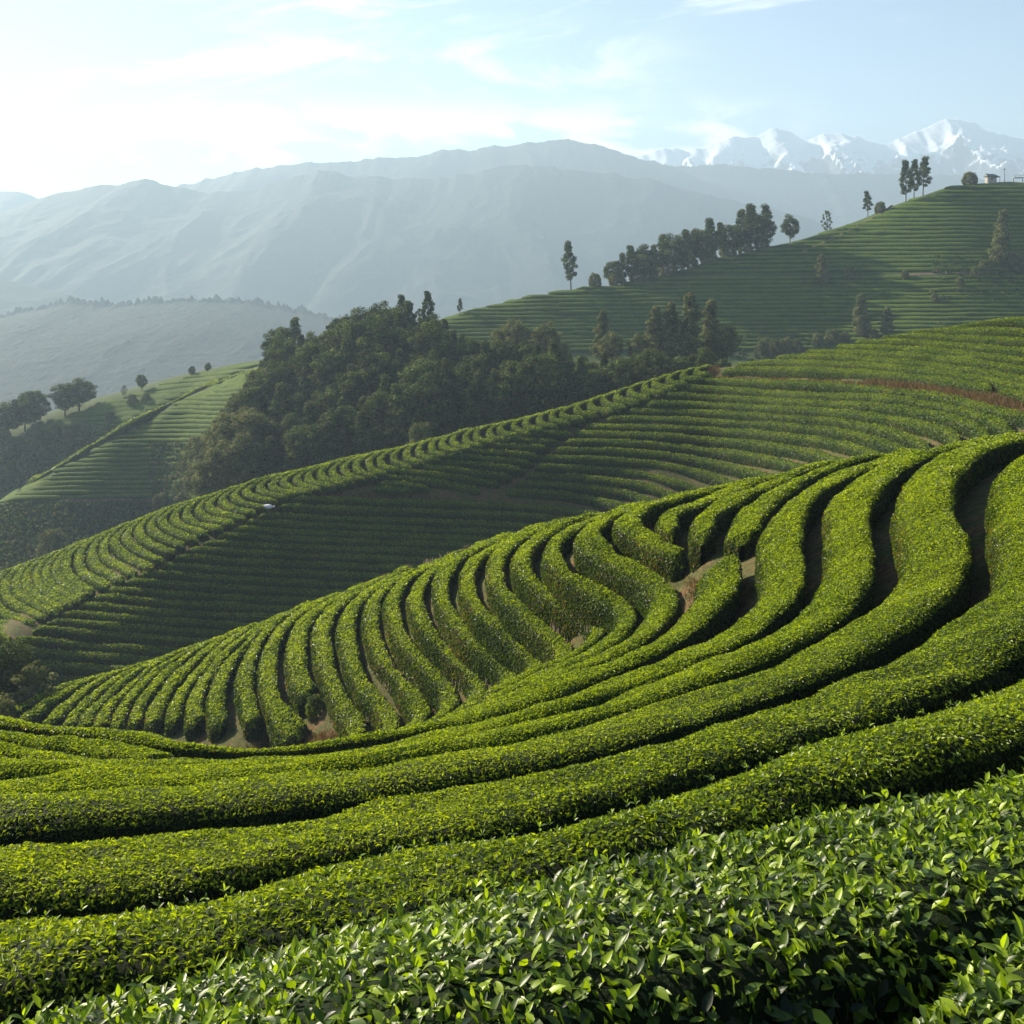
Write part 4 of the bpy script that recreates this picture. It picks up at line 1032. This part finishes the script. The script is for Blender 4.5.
    while py < 486:
        x = 206.0 + (py * 7) % 11
        while x < 736:
            X = x + rg.normal(0, 3.5); Yb = py + rg.normal(0, 3)
            o = float(np.interp(X, OX[:, 0], OX[:, 1])); x += 17.0
            if Yb > ridgeB(X) + 34 or Yb < o + 15: continue
            if X < 262 and Yb < np.interp(X, [200, 232, 262], [460, 410, 375]): continue
            o += rg.uniform(-7, 6)
            h = min(Yb - o, rg.uniform(40, 66)) * rg.uniform(.8, 1.08)
            if h < 15: continue
            if hit(X, Yb, 145, 215)[0] != hit(X, Yb, 145, 215)[0]: continue
            kd = ['pine', 'broad', 'broad', 'conifer'][rg.integers(0, 4)] if X > 250 else ['palebroad', 'broad'][rg.integers(0, 2)]
            if place_tree(X, Yb, h, kd, 145, 215, 'one of the crowded dark trees of the wood in the hollow', group='crowded trees of the wood', wide=rg.uniform(.95, 1.3)): n += 1
        py += 14.5
    for X, Yb, h in ((198, 500, 34), (206, 503, 40), (214, 499, 52), (222, 496, 50), (230, 492, 56), (238, 489, 50), (247, 484, 54), (209, 488, 44), (220, 480, 50), (232, 474, 58)):
        place_tree(X, Yb, h, 'palebroad', 145, 215, 'pale leafy tree crowded at the lower left edge of the wood', group='pale trees at the lower edge of the wood', wide=1.15)
    one(403, 330, 34, 'pine', 150, 215, 'tallest pointed tree on the top of the wood', wide=1.3, dist=184)
    one(430, 338, 45, 'pine', 150, 215, 'slim tree with a bare trunk at the right end of the wood top', wide=1.0, dist=184)
    one(418, 338, 30, 'thin', 150, 215, 'slender sapling between the two tall trees on the wood top', wide=1.0, dist=184)
    one(460, 312, 13, 'pine', *C, 'tiny tree on the crest right of the wood', wide=1.2)
    # left hills
    L2 = (243, 330)
    for a in [(8, 437, 38, 'broad', 'broad dark tree at the left edge of the hazy slope', 1.3), (25, 428, 38, 'broad', 'left tree of the tall pair on the hazy slope', 1.1), (36, 424, 37, 'broad', 'right tree of the tall pair on the hazy slope', 1.1), (65, 412, 32, 'broad', 'left tree of the round crowned pair on the hazy crest', 1.3), (79, 409, 33, 'broad', 'right tree of the round crowned pair on the hazy crest', 1.4),
              (124, 393, 8, 'thin', 'tiny sapling on the hazy crest', 1), (142, 388, 15, 'broad', 'small upright tree alone on the hazy crest', 1.0), (192, 374, 9, 'broad', 'left one of two tiny trees high on the hazy crest', 1), (208, 370, 8, 'broad', 'right one of two tiny trees high on the hazy crest', 1)]:
        one(a[0], a[1], a[2], a[3], *L2, a[4], wide=a[5])
    G = 'scrub on the hazy left slope'
    for i, (x, y, h) in enumerate([(2, 452, 24), (14, 456, 22), (28, 452, 18), (40, 446, 18), (55, 438, 14), (70, 436, 14), (84, 430, 10), (3, 475, 24), (14, 478, 20), (26, 470, 16), (44, 458, 12), (110, 420, 9), (68, 448, 12), (132, 402, 9), (146, 400, 8)]):
        one(x, y, h, 'bush', 236, 330, 'scrub bush on the hazy left slope, %s of its cluster' % ordinal(i + 1), group=G, wide=.8)
    one(187, 503, 42, 'airy', 145, 200, 'pale airy shrub with open branches above the bright crest rows', wide=1.3, name='shrub')
    one(160, 506, 14, 'bush', 145, 200, 'low grey green bush left of the pale airy shrub', wide=1.0)
    one(53, 566, 42, 'bush', 138, 200, 'round pale bush peeping over the crest rows at the left', wide=.62)
    one(41, 566, 14, 'bush', 138, 200, 'small bush beside the round pale one', wide=.7)
    one(421, 462, 44, 'bush', 135, 160, 'round pale bush peeping over the crest in front of the wood', wide=.62)
    one(515, 424, 14, 'thin', 125, 160, 'wisp of a sapling behind the crest right of the round bush', wide=1.0)
    # near left valley
    for a in [(-14, 714, 92, 'broad', 'dark tree cut by the left edge beside the pale shrub', 1.0, 60), (9, 708, 72, 'broad', 'dark leafy tree at the left edge in the valley', 1.1, 58), (31, 724, 62, 'airy', 'pale twiggy shrub in the valley at the left below the middle hill', 1.2, 56), (6, 722, 24, 'bush', 'low green bush under the pale twiggy shrub', .8, 54)]:
        one(a[0], a[1], a[2], a[3], 50, 60, a[4], wide=a[5], dist=a[6])
trees()

# ------------------------------------------------------------------ small things
def on_slope(px, py, lo, hi):
    d = float(hit(px, py, lo, hi)[0]); return (px - CX) / F * d, d
def path(name, label, pl, lo, hi, width, level, m):
    P = np.array(pl, float); P = np.concatenate([P, np.zeros((len(P), 1))], 1)
    P = spline(P, 6.0)[:, :2]
    d = hit(P[:, 0], P[:, 1], lo, hi); ok = np.isfinite(d); P = P[ok]; d = d[ok]
    if len(d) < 4: print('no path', name, label); return
    C = px_to_world(P[:, 0], P[:, 1], d); C[:, 2] = T(C[:, 0], C[:, 1]) - level
    tn = np.gradient(C, axis=0); tn[:, 2] = 0; tn = unit(tn); sd_ = np.stack([tn[:, 1], -tn[:, 0], tn[:, 0] * 0], -1)
    rows = []
    for a in (-.6, -.3, 0, .3, .6):
        q = C + sd_ * (a * width); q[:, 2] = T(q[:, 0], q[:, 1]) - level - (0.5 if abs(a) > .5 else 0) + fbm(q[:, :2] * .8, 2, 3) * .08; rows.append(q)
    V = np.stack(rows, 1)
    tag(link(name, mesh_from(name, V.reshape(-1, 3), grid_quads(*V.shape[:2]), None, [m])), label, kind='structure')
M_SOIL = simple_mat('bare_soil', (0.06, 0.038, 0.022), (0.16, 0.10, 0.055), 1.5)
M_RED = simple_mat('red_earth', (0.30, 0.12, 0.07), (0.42, 0.20, 0.12), 1.0)
M_STRAW = foliage_mat('dry_grass_blades', (0.09, 0.06, 0.03), (0.22, 0.15, 0.07), (0.36, 0.27, 0.13), (1.2, 1.1, .7), 0.8, 0.1, 0.2, patch=0.3)
path('path', 'brown terrace path across the far right hill', [(668, 276), (720, 277), (842, 276), (942, 272), (1030, 266), (1150, 262)], 180, 330, 1.2, 0.5, M_SOIL)
path('path', 'narrow track slanting down the far right hill', [(925, 190), (905, 196), (877, 214), (842, 233), (800, 252)], 180, 330, 0.8, 0.25, M_SOIL)
path('path', 'faint terrace line at the foot of the dark left hill', [(-60, 499), (10, 498), (60, 496), (120, 497), (170, 499)], 150, 243, 1.2, 0.45, M_SOIL)
path('path', 'patch of red earth at the left edge', [(-20, 486), (0, 487), (14, 490)], 150, 243, 2.4, 0.0, M_RED)
def dry_grass():
    rg = np.random.default_rng(77); g = Geo()
    def tufts(pp, lo, hi, n, h, spread):
        pp = np.array(pp, float)
        t = rg.random(n) * (len(pp) - 1); i = t.astype(int); f = (t - i)[:, None]
        c = pp[i] * (1 - f) + pp[i + 1] * f
        q = np.stack([c[:, 0] + rg.normal(0, spread, n), c[:, 1] + rg.uniform(-1, 1, n) * c[:, 2]], -1)
        d = hit(q[:, 0], q[:, 1], lo, hi); ok = np.isfinite(d); q = q[ok]; d = d[ok]
        x = (q[:, 0] - CX) / F * d; z = ground_z(x, d)
        b = np.repeat(np.stack([x, d, z], -1), 7, 0); m = len(b)
        b[:, :2] += rg.normal(0, h * .35, (m, 2))
        hh = h * rg.uniform(.5, 1.3, m); ln = rg.normal(0, .35, (m, 2)) * hh[:, None]
        an = rg.random(m) * 6.28; w_ = h * .09
        e = np.stack([np.cos(an), np.sin(an), an * 0], -1) * w_
        tip = b + np.concatenate([ln, hh[:, None]], 1)
        V = np.stack([b - e, b + e, tip], 1).reshape(-1, 3)
        g.add(V, None, np.arange(m)[:, None] * 3 + np.array([[0, 1, 2]]), 0, False, 0.2)
    tufts([(715, 373, 1.5), (800, 376, 2), (870, 379, 2)], 50, 130, 260, 0.4, 6)
    tufts([(870, 379, 3), (920, 384, 4), (970, 392, 6), (1020, 402, 8), (1060, 412, 8)], 50, 130, 1500, 0.55, 6)
    tufts([(290, 492, 3), (340, 493, 5), (400, 494, 6), (470, 502, 6), (540, 507, 4), (600, 512, 3)], 50, 130, 900, 0.4, 6)
    tufts([(712, 362, 3), (706, 370, 4)], 50, 130, 160, 0.45, 4)
    tufts([(693, 558, 8), (705, 570, 14), (690, 600, 10)], 15, 40, 420, 0.10, 7)
    tufts([(745, 556, 6), (748, 566, 8)], 15, 40, 160, 0.10, 4)
    tufts([(150, 740, 4), (230, 738, 5), (320, 728, 8), (335, 722, 8)], 36, 60, 700, 0.16, 9)
    tag(link('dry_grass', g.mesh('dry_grass', [M_STRAW])), 'rusty dry grass on the banks and bare strips', kind='stuff')
dry_grass()
def scrub():
    rg = np.random.default_rng(88); g = Geo()
    def fill(x0, x1, y0, y1, lo, hi, n, size, cond=None):
        q = np.stack([rg.uniform(x0, x1, n), rg.uniform(y0, y1, n)], -1)
        if cond is not None: q = q[cond(q[:, 0], q[:, 1])]
        d = hit(q[:, 0], q[:, 1], lo, hi); ok = np.isfinite(d); q = q[ok]; d = d[ok]
        x = (q[:, 0] - CX) / F * d; z = ground_z(x, d) + .15
        k = 12; c = np.repeat(np.stack([x, d, z], -1), k, 0)
        r = rg.uniform(.4, 1.5, len(d)).repeat(k)[:, None] * size
        dr = unit(rg.normal(size=c.shape)); dr[:, 2] = np.abs(dr[:, 2]); P = c + dr * r * np.array([1, 1, .8])
        nn = unit(dr + rg.normal(size=c.shape) * .5); e = unit(np.cross(nn, rg.normal(size=c.shape))); f = np.cross(nn, e); L = size * .62 * rg.uniform(.5, 1.2, (len(c), 1))
        V = np.stack([P - e * L, P - f * L * .7, P + e * L, P + f * L * .7], 1).reshape(-1, 3)
        g.add(V, np.arange(len(c))[:, None] * 4 + np.array([[0, 1, 2, 3]]), None, 0, False, rg.random(len(d)).repeat(k * 4) * .3)
    fill(-60, 215, 500, 585, 140, 215, 3200, .55)
    fill(150, 300, 440, 505, 140, 215, 1300, .55)
    fill(-60, 130, 425, 492, 236, 300, 900, .8, lambda x, y: (y > ridgeD2(x) + 14) & (y < ridgeD1(x) + 2))
    fill(700, 1080, 322, 358, 130, 235, 900, .5)
    fill(930, 1080, 255, 300, 180, 330, 260, .6)
    fill(-60, 60, 640, 720, 54, 100, 1500, .3)
    tag(link('undergrowth', g.mesh('undergrowth', [M_TREE])), 'low tangled green scrub in the hollows between the hills', kind='stuff')
scrub()
r_ = place_tree(315, 717, 24, 'green', 36, 60, 'small clipped round bush alone in the gap of the gully', name='round_bush', wide=.72, dist=42.5)
r_['category'] = 'bush'
def box(g, x0, x1, y0, y1, z0, z1, mi=0):
    V = [(x, y, z) for z in (z0, z1) for y in (y0, y1) for x in (x0, x1)]
    g.add(V, [(0, 2, 3, 1), (4, 5, 7, 6), (0, 1, 5, 4), (2, 6, 7, 3), (0, 4, 6, 2), (1, 3, 7, 5)], None, mi, False)
def hilltop():
    wall = simple_mat('whitewash', (0.22, 0.21, 0.2), (0.4, 0.38, 0.36), 2); roof = simple_mat('dark_roofing', (0.04, 0.045, 0.05), (0.09, 0.09, 0.10), 3, 0.5); wood = M_BARK
    d = float(hit(991, 180.5, 200, 330)[0]); k = d / F
    def X(px): return (px - CX) * k
    def Z(py): return -(py - CY) * k
    bx = X(991); zg = float(ground_z(bx, d))
    r = empty('hut', (bx, d, zg)); r.scale = (.8, .8, .8); zt = min(1.5, max(.6, (Z(176) - zg) / .8))
    g = Geo(); box(g, -1.6, 1.4, -1.2, 1.2, -.3, zt + .9)
    wl = link('wall', g.mesh('wall', [wall]), r)
    g = Geo(); box(g, -.45, .05, -1.23, -1.2, zt - .4, zt + .75); link('door', g.mesh('door', [wood]), wl)
    g = Geo(); box(g, .45, 1.0, -1.23, -1.2, zt + .1, zt + .6); link('window', g.mesh('window', [roof]), wl)
    g = Geo(); V = [(-2, -1.6, zt + .85), (2.6, -1.6, zt + .55), (-2, 1.6, zt + .85), (2.6, 1.6, zt + .55), (-1.9, 0, zt + 1.75), (.9, 0, zt + 1.7), (-2, -1.6, zt + .75), (2.6, -1.6, zt + .45), (-2, 1.6, zt + .75), (2.6, 1.6, zt + .45)]
    g.add(V, [(0, 1, 5, 4), (3, 2, 4, 5), (6, 7, 1, 0), (8, 2, 3, 9), (6, 8, 9, 7)], [(1, 3, 5), (2, 0, 4), (7, 9, 3), (7, 3, 1), (6, 0, 2), (6, 2, 8)], 0, False)
    link('roof', g.mesh('roof', [roof]), r)
    for xx in (-1.9, 2.4):
        g = Geo(); box(g, xx - .06, xx + .06, -1.5, -1.38, -.2, zt + .6); link('post', g.mesh('post', [wood]), r)
    tag(r, 'tiny white hut with a dark roof on the summit of the far right hill', 'hut')
    px_ = X(1004.5); zg = float(ground_z(px_, d)); r = empty('utility_pole', (px_, d, zg)); zt = Z(168) - zg
    g = Geo(); tube(g, (0, 0, -.3), (0, 0, zt), .09, .06, 8); link('pole', g.mesh('pole', [wood]), r)
    g = Geo(); box(g, -.45, .45, -.05, .05, zt - .5, zt - .4); link('crossarm', g.mesh('crossarm', [wood]), r)
    tag(r, 'thin pole with a crossarm on the hilltop right of the hut', 'pole')
    px_ = X(1018); zg = float(ground_z(px_, d)); r = empty('viewing_platform', (px_, d, zg)); zt = Z(177.5) - zg
    g = Geo(); box(g, -1.4, 1.4, -1, 1, zt - .15, zt); dk = link('deck', g.mesh('deck', [wall]), r)
    g = Geo()
    box(g, -1.4, 1.4, -1, -.95, zt + .55, zt + .62)
    for xx in (-1.38, 0, 1.32): box(g, xx, xx + .06, -1, -.94, zt, zt + .55)
    link('railing', g.mesh('railing', [wood]), r)
    for xx in (-1.3, 1.2):
        g = Geo(); box(g, xx, xx + .12, -.1, .02, -.4, zt - .15); link('leg', g.mesh('leg', [wood]), r)
    tag(r, 'small railed platform on the hilltop at the right edge', 'platform')
hilltop()
place_tree(970, 180, 9, 'bush', 190, 330, 'ragged low bush on the hilltop left of the hut', wide=1.1)
def sack():
    x, d = on_slope(268, 508, 80, 130)
    th, ph = np.meshgrid(np.linspace(0, math.pi, 14), np.linspace(0, 2 * math.pi, 25), indexing='ij')
    V = np.stack([np.sin(th) * np.cos(ph) * .58, np.sin(th) * np.sin(ph) * .3, np.cos(th) * .24], -1)
    V *= (1 + fbm(V * 2.2, 3, 4) * .35)[..., None]; V[:, -1] = V[:, 0]
    V[..., 2] = np.maximum(V[..., 2], -.2)
    r = empty('sack', (x, d, float(T(x, d)) + .12)); m = simple_mat('white_cloth', (0.62, 0.58, 0.66), (0.8, 0.78, 0.82), 5)
    link('bag', mesh_from('bag', V.reshape(-1, 3), grid_quads(14, 25), None, [m]), r)
    g = Geo(); tube(g, (.5, 0, 0), (.66, .02, .05), .05, .10, 10); link('tied_end', g.mesh('tied_end', [m]), r)
    tag(r, 'white cloth sack left lying on the path of the middle hill', 'sack')
sack()

# ------------------------------------------------------------------ the air
def haze():
    x0, x1, y0, y1, z0, z1 = -4100, 4100, -120, 3800, -140, 530
    V = [(x, y, z) for z in (z0, z1) for y in (y0, y1) for x in (x0, x1)]
    q = [(0, 2, 3, 1), (4, 5, 7, 6), (0, 1, 5, 4), (2, 6, 7, 3), (0, 4, 6, 2), (1, 3, 7, 5)]
    m, t = mat('haze'); out = N(t, 'ShaderNodeOutputMaterial'); v = N(t, 'ShaderNodeVolumePrincipled')
    v.inputs['Density'].default_value = HAZE; v.inputs['Color'].default_value = (0.57, 0.775, 1.0, 1); v.inputs['Anisotropy'].default_value = 0.22
    t.links.new(v.outputs[0], out.inputs['Volume'])
    tag(link('haze', mesh_from('haze', V, q, None, [m], False)), 'pale morning haze filling the valleys', kind='stuff')
haze()
